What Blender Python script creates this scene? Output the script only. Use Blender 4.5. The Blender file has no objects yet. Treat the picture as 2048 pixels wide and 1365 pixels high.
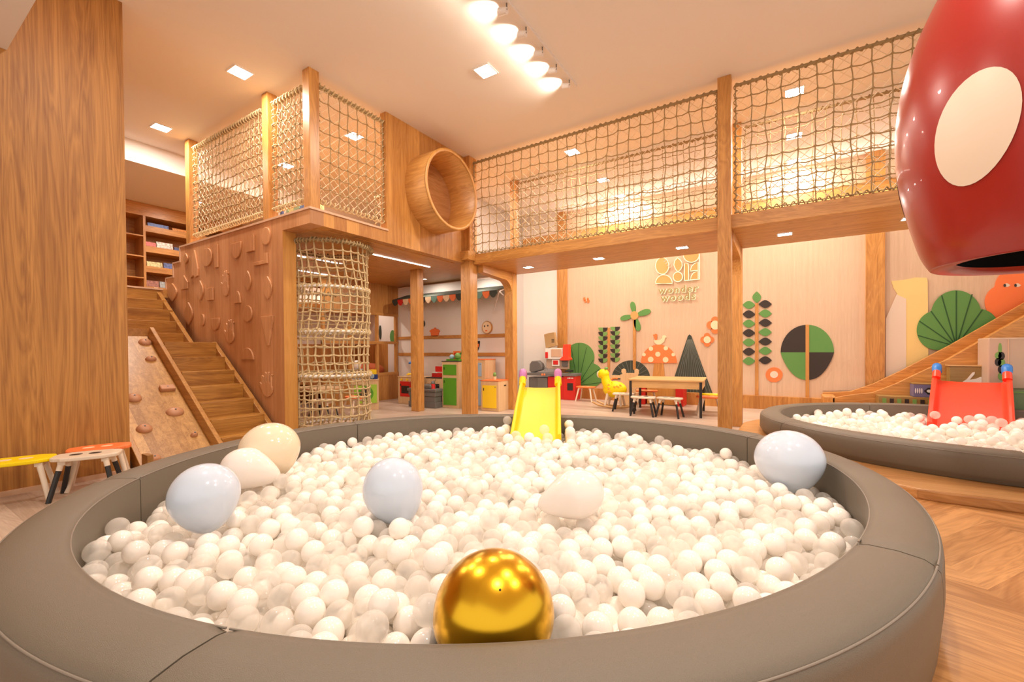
import bpy, bmesh, math, random
import numpy as np
from mathutils import Vector, Matrix, kdtree
random.seed(7)
PI = math.pi; R = math.radians
SC = bpy.context.scene; COL = SC.collection

# ------------------------------------------------------------------ camera, world, exposure
CAM_YAW, CAM_PITCH, CAM_ROLL = R(32.29), R(-.705), R(-.37)
FPX, CXP, CYP = 865.0, 1029.0, 710.5
cam_d = bpy.data.cameras.new('camera'); cam = bpy.data.objects.new('camera', cam_d); COL.objects.link(cam)
cam_d.sensor_width = 36; cam_d.lens = 36 * FPX / 2048
cam_d.shift_x = -(CXP - 1024) / 2048; cam_d.shift_y = (CYP - 682.5) / 2048
cam_d.clip_start = .02
cam.matrix_world = Matrix.Translation((0, 0, 1)) @ (Matrix.Rotation(CAM_YAW, 4, 'Z') @ Matrix.Rotation(PI/2 + CAM_PITCH, 4, 'X') @ Matrix.Rotation(CAM_ROLL, 4, 'Z'))
SC.camera = cam
w = bpy.data.worlds.new('room_surroundings'); SC.world = w; w.use_nodes = True
w.node_tree.nodes['Background'].inputs[0].default_value = (1.0, .90, .80, 1)
w.node_tree.nodes['Background'].inputs[1].default_value = .95
SC.view_settings.view_transform = 'Standard'; SC.view_settings.look = 'None'
SC.view_settings.exposure = 0.42; SC.view_settings.gamma = 1
SC.cycles.max_bounces = 10; SC.cycles.diffuse_bounces = 7; SC.cycles.glossy_bounces = 3
SC.cycles.transparent_max_bounces = 24; SC.cycles.transmission_bounces = 4
SC.cycles.sample_clamp_indirect = 4; SC.cycles.caustics_reflective = False; SC.cycles.caustics_refractive = False
WARM = (1.0, .86, .74)

MW = cam.matrix_world.to_3x3()
def ray(px, py): return MW @ Vector(((px - CXP) / FPX, -(py - CYP) / FPX, -1))
def at(px, py, ax, val):                       # where the sight line of a photo pixel meets a plane of the room
    d = ray(px, py); i = 'xyz'.index(ax); o = Vector((0, 0, 1)); return o + d * ((val - o[i]) / d[i])
def at_depth(px, py, dep): return Vector((0, 0, 1)) + ray(px, py) * dep

# ------------------------------------------------------------------ materials
def nt(name):
    m = bpy.data.materials.new(name); m.use_nodes = True; t = m.node_tree
    return m, t, t.nodes['Principled BSDF']
def N(t, typ, **kw):
    n = t.nodes.new(typ)
    for k, v in kw.items():
        if k.startswith('i_'): n.inputs[int(k[2:])].default_value = v
        else: setattr(n, k, v)
    return n
def plain(name, c, rough=.5, metal=0., spec=.5, bump=0., bscale=200, var=0., coat=0.):
    m, t, b = nt(name); b.inputs['Base Color'].default_value = (*c, 1); b.inputs['Roughness'].default_value = rough
    b.inputs['Metallic'].default_value = metal; b.inputs['Specular IOR Level'].default_value = spec
    b.inputs['Coat Weight'].default_value = coat
    if bump or var:
        tc = N(t, 'ShaderNodeTexCoord'); no = N(t, 'ShaderNodeTexNoise'); no.inputs['Scale'].default_value = bscale; no.inputs['Detail'].default_value = 3
        t.links.new(tc.outputs['Object'], no.inputs['Vector'])
        if bump:
            bp = N(t, 'ShaderNodeBump'); bp.inputs['Strength'].default_value = bump; bp.inputs['Distance'].default_value = .002
            t.links.new(no.outputs['Fac'], bp.inputs['Height']); t.links.new(bp.outputs[0], b.inputs['Normal'])
        if var:
            r = N(t, 'ShaderNodeValToRGB'); r.color_ramp.elements[0].position = .3; r.color_ramp.elements[1].position = .7
            r.color_ramp.elements[0].color = (*[x*(1-var) for x in c], 1); r.color_ramp.elements[1].color = (*[min(1, x*(1+var)) for x in c], 1)
            t.links.new(no.outputs['Fac'], r.inputs[0]); t.links.new(r.outputs[0], b.inputs['Base Color'])
    return m
def emit(name, c, s):
    m, t, b = nt(name); b.inputs['Base Color'].default_value = (0, 0, 0, 1)
    b.inputs['Emission Color'].default_value = (*c, 1); b.inputs['Emission Strength'].default_value = s; return m
def wood(name, light, dark, axis='z', plank=0, pdir='x', rough=.38, grain=1., seam=.5, figure=1., fold=False, stretch=1.):
    """procedural wood: grain runs along axis; plank = board width across pdir."""
    m, t, b = nt(name); L = t.links.new; b.inputs['Roughness'].default_value = rough
    tc = N(t, 'ShaderNodeTexCoord'); vec = tc.outputs['Object']
    sx = N(t, 'ShaderNodeSeparateXYZ'); L(vec, sx.inputs[0])
    def math_(op, a, bb=None, cl=False):
        n = N(t, 'ShaderNodeMath', operation=op, use_clamp=cl)
        for i, v in enumerate((a, bb)):
            if v is None: continue
            if isinstance(v, (int, float)): n.inputs[i].default_value = v
            else: L(v, n.inputs[i])
        return n.outputs[0]
    if fold:                                    # chevron floor: boards folded about parallel spines
        xr = math_('ADD', math_('MULTIPLY', sx.outputs[0], .94), math_('MULTIPLY', sx.outputs[1], .34))
        yr = math_('SUBTRACT', math_('MULTIPLY', sx.outputs[1], .94), math_('MULTIPLY', sx.outputs[0], .34))
        a = math_('PINGPONG', math_('ADD', xr, .35), .62)
        across = math_('ADD', math_('MULTIPLY', yr, .8), math_('MULTIPLY', a, .6))
        along = math_('SUBTRACT', math_('MULTIPLY', a, .8), math_('MULTIPLY', yr, .6))
        cb = N(t, 'ShaderNodeCombineXYZ'); L(across, cb.inputs[0]); L(along, cb.inputs[1]); vec = cb.outputs[0]
        sx = N(t, 'ShaderNodeSeparateXYZ'); L(vec, sx.inputs[0]); axis = 'y'; pdir = 'x'
    pr = None
    if plank:
        u = math_('MULTIPLY', sx.outputs['xyz'.index(pdir)], 1/plank)
        fl = math_('FLOOR', u); fr = math_('FRACT', u)
        wn = N(t, 'ShaderNodeTexWhiteNoise', noise_dimensions='1D'); L(fl, wn.inputs['W']); pr = wn.outputs['Value']
        off = N(t, 'ShaderNodeCombineXYZ'); L(math_('MULTIPLY', pr, 7.3), off.inputs['xyz'.index(axis)])
        va = N(t, 'ShaderNodeVectorMath', operation='ADD'); L(vec, va.inputs[0]); L(off.outputs[0], va.inputs[1]); vec = va.outputs[0]
        sm = math_('MULTIPLY', math_('MINIMUM', fr, math_('SUBTRACT', 1, fr)), plank/.0018, cl=True)
    def mapped(s_across, s_along):
        mp = N(t, 'ShaderNodeMapping'); s = [s_across]*3; s['xyz'.index(axis)] = s_along; mp.inputs['Scale'].default_value = s
        L(vec, mp.inputs[0]); return mp.outputs[0]
    n1 = N(t, 'ShaderNodeTexNoise'); L(mapped(7*grain, .9*grain*stretch), n1.inputs['Vector']); n1.inputs['Scale'].default_value = 1; n1.inputs['Detail'].default_value = 4; n1.inputs['Distortion'].default_value = 1.1*figure
    wv = N(t, 'ShaderNodeMath', operation='MULTIPLY'); L(n1.outputs['Fac'], wv.inputs[0]); wv.inputs[1].default_value = 9
    ring = math_('PINGPONG', wv.outputs[0], .5)
    n2 = N(t, 'ShaderNodeTexNoise'); L(mapped(120*grain, 3.5*grain), n2.inputs['Vector']); n2.inputs['Scale'].default_value = 1; n2.inputs['Detail'].default_value = 2
    n3 = N(t, 'ShaderNodeTexNoise'); L(mapped(22*grain, .6*grain), n3.inputs['Vector']); n3.inputs['Scale'].default_value = 1; n3.inputs['Detail'].default_value = 2
    f = math_('ADD', math_('ADD', math_('MULTIPLY', ring, .5*figure), math_('MULTIPLY', n2.outputs['Fac'], .45)), math_('MULTIPLY', n3.outputs['Fac'], .55))
    if pr is not None: f = math_('ADD', f, math_('MULTIPLY', math_('SUBTRACT', pr, .5), .4))
    rp = N(t, 'ShaderNodeValToRGB'); rp.color_ramp.elements[0].position = .32; rp.color_ramp.elements[1].position = .95
    rp.color_ramp.elements[0].color = (*dark, 1); rp.color_ramp.elements[1].color = (*light, 1); L(f, rp.inputs[0]); out = rp.outputs[0]
    if plank:
        mx = N(t, 'ShaderNodeMix', data_type='RGBA'); mx.inputs[0].default_value = 1
        L(math_('ADD', math_('MULTIPLY', sm, seam), 1-seam), mx.inputs[0])
        mx.inputs[6].default_value = (*[x*.25 for x in dark], 1); L(out, mx.inputs[7]); out = mx.outputs[2]
    L(out, b.inputs['Base Color'])
    bp = N(t, 'ShaderNodeBump'); bp.inputs['Strength'].default_value = .12; bp.inputs['Distance'].default_value = .002; L(n2.outputs['Fac'], bp.inputs['Height']); L(bp.outputs[0], b.inputs['Normal'])
    return m

OL, OD = (.68, .345, .095), (.37, .148, .032)
M = {}
M['wz'] = wood('oak_laminate_upright', OL, OD, 'z')
M['wzp'] = wood('oak_laminate_boards', OL, OD, 'z', plank=.16, pdir='x', seam=.35, figure=.6)
M['wzpy'] = wood('oak_laminate_boards_side', OL, OD, 'z', plank=.16, pdir='y', seam=.35, figure=.6)
M['wx'] = wood('oak_laminate_long', OL, OD, 'x')
M['wy'] = wood('oak_laminate_deep', OL, OD, 'y')
M['pinkw'] = wood('climbing_wall_laminate', (.74, .40, .195), (.47, .215, .085), 'z', plank=.24, pdir='x', seam=.25, figure=.35)
M['pill'] = wood('pillar_laminate', (.53, .25, .055), (.24, .088, .015), 'z', grain=1.0, figure=1.1, stretch=.45, rough=.5)
M['amber'] = wood('amber_edge', (.66, .34, .085), (.46, .20, .04), 'z', figure=.5)
M['step'] = wood('stained_step', (.56, .28, .055), (.24, .09, .012), 'y', figure=.8)
M['stepx'] = wood('stained_stringer', (.58, .30, .08), (.30, .125, .025), 'x', figure=.7)
M['ramp'] = wood('butcher_block', (.66, .38, .13), (.30, .14, .035), 'x', plank=.075, pdir='y', seam=.15, figure=.5)
M['hold'] = plain('wooden_hold', (.50, .25, .13), .45, bump=.1)
M['trim'] = plain('pale_trim', (.62, .40, .26), .5)
M['mural'] = wood('whitewashed_panel', (.72, .535, .375), (.57, .405, .27), 'z', grain=1.3, figure=.35, rough=.5)
M['floorL'] = wood('pale_plank_floor', (.60, .48, .38), (.40, .295, .22), 'x', plank=.15, pdir='y', seam=.35)
M['floorR'] = wood('chevron_oak_floor', (.70, .36, .135), (.36, .15, .042), 'x', plank=.16, fold=True, seam=.3, rough=.3)
M['plat'] = wood('oak_platform', (.63, .34, .13), (.40, .18, .055), 'x', plank=.2, pdir='y', seam=.2, rough=.3)
M['wall'] = plain('white_wall_paint', (.80, .76, .71), .7, bump=.03, bscale=90)
M['ceil'] = plain('ceiling_paint', (.80, .765, .73), .8)
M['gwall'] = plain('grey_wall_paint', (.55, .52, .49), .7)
M['leather'] = plain('taupe_leatherette', (.165, .138, .102), .45, bump=.6, bscale=650, var=.13)
M['piping'] = plain('taupe_piping', (.24, .205, .165), .45)
M['rope'] = plain('jute_rope', (.36, .255, .12), .85, bump=.6, bscale=350, var=.25)
M['ropel'] = plain('light_jute_rope', (.60, .46, .25), .85, bump=.6, bscale=350, var=.18)
M['lace'] = plain('cream_cord', (.80, .68, .50), .8)
M['ballw'] = plain('pearl_plastic', (.94, .89, .825), .13, spec=.5)
M['lamp'] = emit('lamp_glow', (1, .93, .82), 26)
M['strip'] = emit('strip_glow', (1, .93, .84), 9)
M['led'] = emit('sign_led', (1, .86, .5), 1.15)
M['white'] = plain('white_plastic', (.82, .79, .74), .4)
M['whitem'] = plain('white_metal', (.78, .74, .70), .35)
M['black'] = plain('black_paint', (.018, .015, .014), .45)
M['brown'] = plain('dark_brown', (.028, .017, .012), .5)
M['green'] = plain('leaf_green', (.10, .27, .06), .6)
M['green2'] = plain('olive_green', (.17, .34, .08), .6)
M['dgreen'] = plain('charcoal_green', (.035, .045, .032), .6)
M['line'] = plain('leaf_vein', (.02, .09, .02), .6)
M['gline'] = plain('grey_vein', (.16, .18, .15), .6)
M['orange'] = plain('orange_paint', (.86, .20, .05), .55)
M['cream'] = plain('cream_paint', (.86, .66, .42), .6)
M['dyel'] = plain('pale_yellow_paint', (.82, .61, .24), .6)
M['birch'] = wood('birch_ply', (.80, .58, .34), (.62, .41, .21), 'z', figure=.4)
M['pine'] = wood('pine_top', (.72, .46, .20), (.52, .29, .10), 'x', figure=.5)
M['yel'] = plain('yellow_plastic', (.88, .66, .003), .42, spec=.3)
M['sred'] = plain('red_plastic', (.86, .06, .025), .25)
M['mauve'] = plain('mauve_plastic', (.52, .19, .45), .35)
M['blue'] = plain('blue_plastic', (.03, .20, .62), .35)
M['navy'] = plain('navy_plastic', (.015, .04, .20), .35)
M['kgreen'] = plain('grass_green_paint', (.10, .34, .02), .4)
M['kyel'] = plain('sunny_yellow_paint', (.95, .66, .02), .4)
M['kblue'] = plain('powder_blue_paint', (.33, .45, .58), .4)
M['red'] = plain('bright_red_paint', (.62, .02, .015), .35)
M['grey'] = plain('grey_plastic', (.15, .14, .13), .45)
M['lime'] = plain('lime_paint', (.36, .62, .05), .4)
M['teal'] = plain('teal_cloth', (.16, .33, .28), .7)
M['kraft'] = plain('kraft_paper', (.45, .28, .12), .8)
M['rust'] = plain('rust_fabric', (.45, .10, .03), .9)
M['pod'] = plain('red_gloss_shell', (.31, .014, .009), .3, coat=.15)
M['podw'] = plain('cream_spot', (.74, .62, .50), .35)
M['podd'] = plain('pod_dark_lining', (.012, .011, .012), .8)
M['gold'] = plain('gold_foil_balloon', (.74, .43, .025), .24, metal=1.)
M['beige'] = plain('beige_foam', (.52, .37, .27), .6)
M['gfoam'] = plain('green_foam', (.13, .20, .09), .55)
M['oliveb'] = wood('olive_crate', (.42, .27, .09), (.25, .14, .035), 'x', figure=.5)
M['violet'] = plain('slate_violet_print', (.16, .14, .26), .6)
M['olive'] = plain('olive_bronze', (.36, .27, .10), .5)
M['ochre'] = plain('ochre_spot', (.82, .42, .02), .5)
M['flat'] = plain('sign_timber', (.72, .33, .10), .55)
# clear ball: thin plastic shell
def clearball():
    m, t, b = nt('clear_plastic'); L = t.links.new; b.inputs['Base Color'].default_value = (.95, .92, .87, 1); b.inputs['Roughness'].default_value = .07
    tr = N(t, 'ShaderNodeBsdfTransparent'); tr.inputs[0].default_value = (.995, .99, .98, 1)
    lw = N(t, 'ShaderNodeLayerWeight'); lw.inputs[0].default_value = .34
    mr = N(t, 'ShaderNodeMapRange'); mr.inputs['To Min'].default_value = .30; mr.inputs['To Max'].default_value = .48; L(lw.outputs['Facing'], mr.inputs['Value'])
    mx = N(t, 'ShaderNodeMixShader'); L(mr.outputs[0], mx.inputs[0]); L(tr.outputs[0], mx.inputs[1]); L(b.outputs[0], mx.inputs[2])
    L(mx.outputs[0], t.nodes['Material Output'].inputs[0]); return m
M['ballc'] = clearball()
def balloon_mat(name, c):
    m, t, b = nt(name); b.inputs['Base Color'].default_value = (*c, 1); b.inputs['Roughness'].default_value = .13
    b.inputs['Subsurface Weight'].default_value = .25; b.inputs['Subsurface Radius'].default_value = (.05, .05, .05); return m
M['bblue'] = balloon_mat('pale_blue_latex', (.62, .71, .83)); M['bcream'] = balloon_mat('cream_latex', (.82, .71, .53)); M['bwhite'] = balloon_mat('white_latex', (.88, .82, .77))

# ------------------------------------------------------------------ mesh builder
class MB:
    def __init__(s): s.v = []; s.f = []; s.m = []; s.s = []
    def add(s, vs, fs, m=0, sm=False):
        k = len(s.v); s.v += [tuple(p) for p in vs]
        for f in fs: s.f.append(tuple(i+k for i in f)); s.m.append(m); s.s.append(sm)
        return s
    def box(s, x0, x1, y0, y1, z0, z1, m=0):
        v = [(x, y, z) for z in (z0, z1) for y in (y0, y1) for x in (x0, x1)]
        return s.add(v, [(0,2,3,1), (4,5,7,6), (0,1,5,4), (2,6,7,3), (0,4,6,2), (1,3,7,5)], m)
    def obox(s, c, sx, sy, sz, mat, m=0):
        v = [Vector(c) + mat @ Vector((x, y, z)) for z in (-sz/2, sz/2) for y in (-sy/2, sy/2) for x in (-sx/2, sx/2)]
        return s.add(v, [(0,2,3,1), (4,5,7,6), (0,1,5,4), (2,6,7,3), (0,4,6,2), (1,3,7,5)], m)
    def tube(s, pts, r, n=6, closed=False, m=0, caps=True, sm=True):
        pts = [Vector(p) for p in pts]; k = len(pts); rings = []; up = None
        for i, p in enumerate(pts):
            a = pts[(i-1) % k] if (closed or i) else p; b = pts[(i+1) % k] if (closed or i < k-1) else p
            d = (b - a); d = d.normalized() if d.length > 1e-9 else Vector((0, 0, 1))
            if up is None: up = Vector((0, 0, 1)) if abs(d.z) < .9 else Vector((1, 0, 0))
            u = (up - d*up.dot(d)); u = u.normalized() if u.length > 1e-6 else d.orthogonal().normalized(); up = u; w_ = d.cross(u)
            rr = r[i] if isinstance(r, (list, tuple)) else r
            rings.append([p + (u*math.cos(2*PI*j/n) + w_*math.sin(2*PI*j/n))*rr for j in range(n)])
        vs = [q for ring in rings for q in ring]; fs = []
        for i in range(k if closed else k-1):
            a = i*n; b = ((i+1) % k)*n
            for j in range(n): fs.append((a+j, a+(j+1) % n, b+(j+1) % n, b+j))
        s.add(vs, fs, m, sm)
        if caps and not closed:
            s.add(rings[0], [tuple(range(n))[::-1]], m); s.add(rings[-1], [tuple(range(n))], m)
        return s
    def cyl(s, p0, p1, r0, r1=None, n=16, m=0): return s.tube([p0, p1], [r0, r0 if r1 is None else r1], n, m=m)
    def sphere(s, c, r, seg=16, rg=10, sc=(1, 1, 1), m=0):
        vs = [(c[0], c[1], c[2]+r*sc[2])]
        for i in range(1, rg):
            a = PI*i/rg
            for j in range(seg): vs.append((c[0]+r*sc[0]*math.sin(a)*math.cos(2*PI*j/seg), c[1]+r*sc[1]*math.sin(a)*math.sin(2*PI*j/seg), c[2]+r*sc[2]*math.cos(a)))
        vs.append((c[0], c[1], c[2]-r*sc[2])); fs = []
        for j in range(seg): fs.append((0, 1+j, 1+(j+1) % seg))
        for i in range(rg-2):
            for j in range(seg): a = 1+i*seg; fs.append((a+j, a+seg+j, a+seg+(j+1) % seg, a+(j+1) % seg))
        l = len(vs)-1; a = 1+(rg-2)*seg
        for j in range(seg): fs.append((a+j, l, a+(j+1) % seg))
        return s.add(vs, fs, m, True)
    def lathe(s, prof, c=(0, 0, 0), n=32, mat=None, m=0, a0=0, a1=2*PI, sm=True):
        full = abs(a1-a0-2*PI) < 1e-6; k = n if full else n+1; vs = []
        for (r, z) in prof:
            for j in range(k):
                a = a0+(a1-a0)*j/n; p = Vector((r*math.cos(a), r*math.sin(a), z)); p = mat @ p if mat else p; vs.append(p+Vector(c))
        fs = []
        for i in range(len(prof)-1):
            for j in range(n):
                j2 = (j+1) % k; fs.append((i*k+j, i*k+j2, (i+1)*k+j2, (i+1)*k+j))
        return s.add(vs, fs, m, sm)
    def prism(s, poly, fn, d0, d1, m=0):
        """poly = [(u, v)], fn(u, v, d) -> point; extruded from d0 to d1"""
        n = len(poly); a = [fn(u, v, d0) for u, v in poly]; b = [fn(u, v, d1) for u, v in poly]
        s.add(a+b, [tuple(range(n)), tuple(range(2*n-1, n-1, -1))] + [(i, i+n, (i+1) % n+n, (i+1) % n) for i in range(n)], m); return s
    def build(s, name, mats, parent=None, loc=None, bevel=0, fix=True):
        me = bpy.data.meshes.new(name); me.from_pydata([tuple(p) for p in s.v], [], s.f)
        for mm in (mats if isinstance(mats, (list, tuple)) else [mats]): me.materials.append(mm)
        me.polygons.foreach_set('material_index', s.m); me.polygons.foreach_set('use_smooth', s.s); me.update()
        if fix:
            bm = bmesh.new(); bm.from_mesh(me); bmesh.ops.recalc_face_normals(bm, faces=bm.faces); bm.to_mesh(me); bm.free()
        o = bpy.data.objects.new(name, me); COL.objects.link(o)
        if parent: o.parent = parent
        if loc: o.location = loc
        if bevel:
            b = o.modifiers.new('bevel', 'BEVEL'); b.width = bevel; b.segments = 2; b.limit_method = 'ANGLE'; b.angle_limit = R(50)
        return o
def thing(name, label, cat, loc=(0, 0, 0), rz=0, group=None):
    o = bpy.data.objects.new(name, None); COL.objects.link(o); o.location = loc; o.rotation_euler = (0, 0, rz); o.empty_display_size = .1
    o['label'] = label; o['category'] = cat
    if group: o['group'] = group
    return o
def tag(o, label, cat, group=None, kind=None):
    o['label'] = label; o['category'] = cat
    if group: o['group'] = group
    if kind: o['kind'] = kind
    return o
def struct(o): o['kind'] = 'structure'; return o
def copy_tree(o, parent=None):
    c = o.copy(); COL.objects.link(c)
    if parent: c.parent = parent
    for ch in list(o.children): copy_tree(ch, c)
    return c
XZ = lambda y: (lambda u, v, d: (u, y+d, v))
def ell(cx, cy, rx, ry, n=28, a0=0, a1=2*PI, close=False):
    k = n if abs(a1-a0-2*PI) < 1e-6 else n+1
    return [(cx+rx*math.cos(a0+(a1-a0)*i/n), cy+ry*math.sin(a0+(a1-a0)*i/n)) for i in range(k)]

# ------------------------------------------------------------------ room shell
CEIL = 3.87; YW = 8.25; YN = 5.17; X0 = -4.08; Y0 = 2.61
def sbox(name, b, m, **k): return struct(MB().box(*b).build(name, M[m] if isinstance(m, str) else m, **k))
sbox('floor', (-9.9, 5, -3, 8.6, -.1, 0), 'floorL')
sbox('floor_oak', (-1.6, 5, -3, 4.0, -.05, .002), 'floorR')
sbox('ceiling', (-7.49, 5, -3, 8.6, CEIL, CEIL+.1), 'ceil')
sbox('ceiling_low', (-9.9, -7.49, -3, 8.6, 3.58, CEIL+.1), 'ceil')
sbox('ceiling_bulkhead', (-6, -1.2, -3, .69, 3.12, CEIL), 'ceil')
sbox('wall_back', (-9.9, 5, YW, YW+.2, 0, CEIL), 'mural')
sbox('wall_far_left', (-10.0, -9.85, -3, 8.6, 0, CEIL), 'wall')
sbox('wall_left', (-6.2, -4.62, -3, 1.32, 0, CEIL), 'pill')
sbox('baseboard_left', (-4.63, -4.6, -3, 1.32, 0, .035), 'trim')
sbox('wall_kitchen', (-7.2, -4.03, 6.35, 6.47, 0, 2.29), 'wall')
sbox('wall_recess', (-5.3, -4.94, 6.47, YW, 0, CEIL), 'gwall')
sbox('wall_panel_white', (-4.94, -4.09, YW-.05, YW, 0, CEIL), 'wall')
MB().box(-3.9, .97, 8.13, YW, 0, .215).build('baseboard_back', M['wzp'])['kind'] = 'structure'
for i, (a, b) in enumerate(((-4.1, -3.9), (.975, 1.19))):
    sbox('trim_%d' % (i+1), (a, b, YW-.07, YW, .0, CEIL), 'wz')
sbox('trim_3', (-4.9, 5, YW-.12, YW, 3.22, 3.42), M['wx'])
sbox('upper_floor', (-9.85, -7.55, -1, 8.2, 1.78, 1.9), 'wy')

# ------------------------------------------------------------------ lamps
def area(name, loc, sx, sy, e, col=WARM, parent=None, rot=(0, 0, 0), spread=PI):
    l = bpy.data.lights.new(name, 'AREA'); l.shape = 'RECTANGLE'; l.size = sx; l.size_y = sy; l.energy = e; l.color = col; l.spread = spread
    o = bpy.data.objects.new(name, l); COL.objects.link(o); o.location = loc; o.rotation_euler = rot
    if parent: o.parent = parent
    return o
def downlight(x, y, z, s, e, label, group, sx=None):
    t = thing('ceiling_light', label, 'ceiling light', (x, y, z), 0, group)
    sx = sx or s
    f = MB(); f.box(-sx/2-.012, sx/2+.012, -s/2-.012, -s/2, -.008, -.001); f.box(-sx/2-.012, sx/2+.012, s/2, s/2+.012, -.008, -.001)
    f.box(-sx/2-.012, -sx/2, -s/2, s/2, -.008, -.001); f.box(sx/2, sx/2+.012, -s/2, s/2, -.008, -.001); f.build('frame', M['whitem'], t)
    MB().box(-sx/2, sx/2, -s/2, s/2, -.005, -.001).build('diffuser', M['lamp'], t)
    area('lamp_light', (0, 0, -.012), sx*.9, s*.9, e, parent=t)
where = {(-2.65, 1.2): 'added out of view above the near rim of the large pit', (.06, 2.3): 'added out of view above the right rim of the large pit', (1.4, 2.3): 'added unseen over the oak floor right of the large pit', (.06, .6): 'added out of view over the near oak floor',  # these four lamps are added out of view for more light from the front
 (-4.76, 2.29): 'above the front rope nets of the tower', (-6.77, 2.3): 'above the staircase, beside the wooden pillar', (-2.63, 3.64): 'beside the spotlight track above the big ball pit',
 (.06, 5.81): 'behind the front right net, nearest the pod', (.07, 7.0): 'behind the right nets, middle one of its row of three', (.08, 7.95): 'behind the right nets, lowest seen of its row of three',
 (-2.65, 5.8): 'behind the long front net, topmost of its row of three', (-2.65, 7.04): 'behind the long front net, middle one of its row of three', (-2.65, 7.95): 'behind the long front net, lowest seen of its row of three',
 (-4.9, 3.78): 'seen through the tower net on the side of the crawl tube', (-6.55, 3.8): 'seen through the narrow tower net left of the corner post', (-4.65, 5.81): 'over the tower behind the side wall with the crawl tube'}
for (x, y), d in where.items():
    downlight(x, y, CEIL, .17, 26, 'square recessed ceiling light ' + d, 'recessed ceiling lights')
downlight(-8.6, 3.4, 3.58, .12, 10, 'small recessed light in the lowered ceiling before the bookcase', 'recessed ceiling lights')
for x, y, d in ((-3.4, 5.8, 'nearest the tower'), (-2.25, 5.8, 'second from the tower'), (-1.13, 5.77, 'left of the tall front post'), (-.03, 5.74, 'right of the tall front post'), (1.03, 5.73, 'next to the red pod')):
    downlight(x, y, 2.28, .11, 7, 'square recessed light under the wooden bridge, ' + d, 'lights under the bridge', sx=.13)
downlight(-7.6, 5.6, 2.3, .08, 9, 'small added spot, unseen, brightening the inside of the reading booth', 'spots under the tower')  # added lamp, itself unseen, lifts the dark booth interior
for x, y, d in ((-5.7, 5.91, 'over the play kitchen wall'), (-4.53, 5.94, 'beside the tower post')):
    downlight(x, y, 2.325, .06, 7, 'small round-looking spot in the wooden soffit, ' + d, 'spots under the tower')
for x, y0, y1, d in ((-4.69, 3.8, 4.98, 'long thin light strip in the soffit right of the rope tube'), (-5.6, 3.3, 4.1, 'thin light strip in the soffit seen through the rope tube, upper one'), (-6.6, 3.7, 4.7, 'thin light strip in the soffit seen through the rope tube, lower one')):
    o = MB().box(x-.012, x+.012, y0, y1, 2.284, 2.2895).build('light_strip', M['strip']); tag(o, d, 'strip light', 'light strips under the tower')
    area('strip_light', (0, 0, 0), .02, y1-y0, 7, parent=o).location = (x, (y0+y1)/2, 2.275)
o = MB().box(-3.8, 3.2, YW-.16, YW-.125, 3.215, 3.235).build('cove_light', M['strip']); tag(o, 'long cove light under the wooden band at the top of the mural wall', 'strip light')
area('cove_glow', (-.3, YW-.2, 3.2), 7, .05, 10, parent=o, rot=(R(-14), 0, 0))
area('cove_glow_up', (-.3, YW-.2, 3.45), 7, .05, 12, parent=o, rot=(R(180), 0, 0))
# track with spotlights
tr = thing('track_light', 'white ceiling spotlight track with a row of heads', 'track light', (-1.95, 2.2, CEIL))
MB().box(-.02, .02, -.6, 2.16, -.03, 0).build('track', M['whitem'], tr)
for k, y in enumerate((3.0, 3.31, 3.61, 3.9, 4.2, 2.65, 2.3)):
    h = MB(); p0 = Vector((0, y-2.2, -.09)); p1 = p0+Vector((-.075, 0, .02)); h.cyl(p0, p1, .024, .03, 20); ho = h.build('spot_head', M['whitem'], tr)
    MB().cyl((0, y-2.2, -.03), (0, y-2.2, -.085), .006, n=8).build('bracket', M['grey'], ho)
    l = bpy.data.lights.new('spot_beam', 'SPOT'); l.energy = 12; l.color = (1, .86, .68); l.spot_size = R(95); l.spot_blend = .8; l.shadow_soft_size = .02
    lo = bpy.data.objects.new('spot_beam', l); COL.objects.link(lo); lo.parent = tr; lo.location = p1+Vector((-.01, 0, 0)); lo.rotation_euler = Vector((-.9, 0, .62)).to_track_quat('-Z', 'Y').to_euler()

# ------------------------------------------------------------------ play tower
tw = thing('play_tower', 'tall oak play tower with climbing wall, raised deck and round crawl tube', 'play structure', (0, 0, 0))
XE = -4.585
f = MB()                                       # climbing wall with stepped upper-left edge, outline in the wall plane
poly = [(XE, 0), (XE, 2.297), (X0, 2.297), (X0, 2.44), (-7.1, 2.44), (-7.1, 2.24), (-7.33, 2.24), (-7.33, 2.05), (-7.58, 2.05), (-7.58, 1.88), (-7.58, 0)]
f.prism(poly, XZ(Y0), 0, .15)
cw = f.build('climbing_wall', M['pinkw'], tw)
MB().box(XE, XE+.004, Y0+.002, Y0+.148, 0, 2.296).build('end_panel', M['amber'], tw)
f = MB(); f.box(-7.12, X0+.012, Y0-.012, Y0+.16, 2.44, 2.462); f.box(X0-.16, X0+.012, Y0+.16, 3.615, 2.44, 2.462)
for x0, x1, z in ((-7.35, -7.1, 2.24), (-7.6, -7.33, 2.05)): f.box(x0, x1, Y0-.012, Y0+.16, z, z+.02)
for x, z0, z1 in ((-7.1, 2.26, 2.44), (-7.33, 2.07, 2.24), (-7.58, 1.9, 2.05)): f.box(x-.02, x, Y0-.012, Y0+.16, z0, z1)
f.build('ledge_trim', M['trim'], tw)
MB().box(X0-.12, X0, Y0+.15, 5.1, 2.297, 2.44).build('fascia', M['wzpy'], tw)
MB().box(-6.95, X0-.12, Y0+.15, 4.98, 2.29, 2.43).build('deck', M['wy'], tw)
MB().box(-7.2, X0+.15, 4.98, 6.47, 2.325, 2.45).build('deck_rear', M['wx'], tw)
M['tubeback'] = wood('tube_back_laminate', (.52, .26, .10), (.34, .14, .045), 'y', rough=.18)
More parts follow.
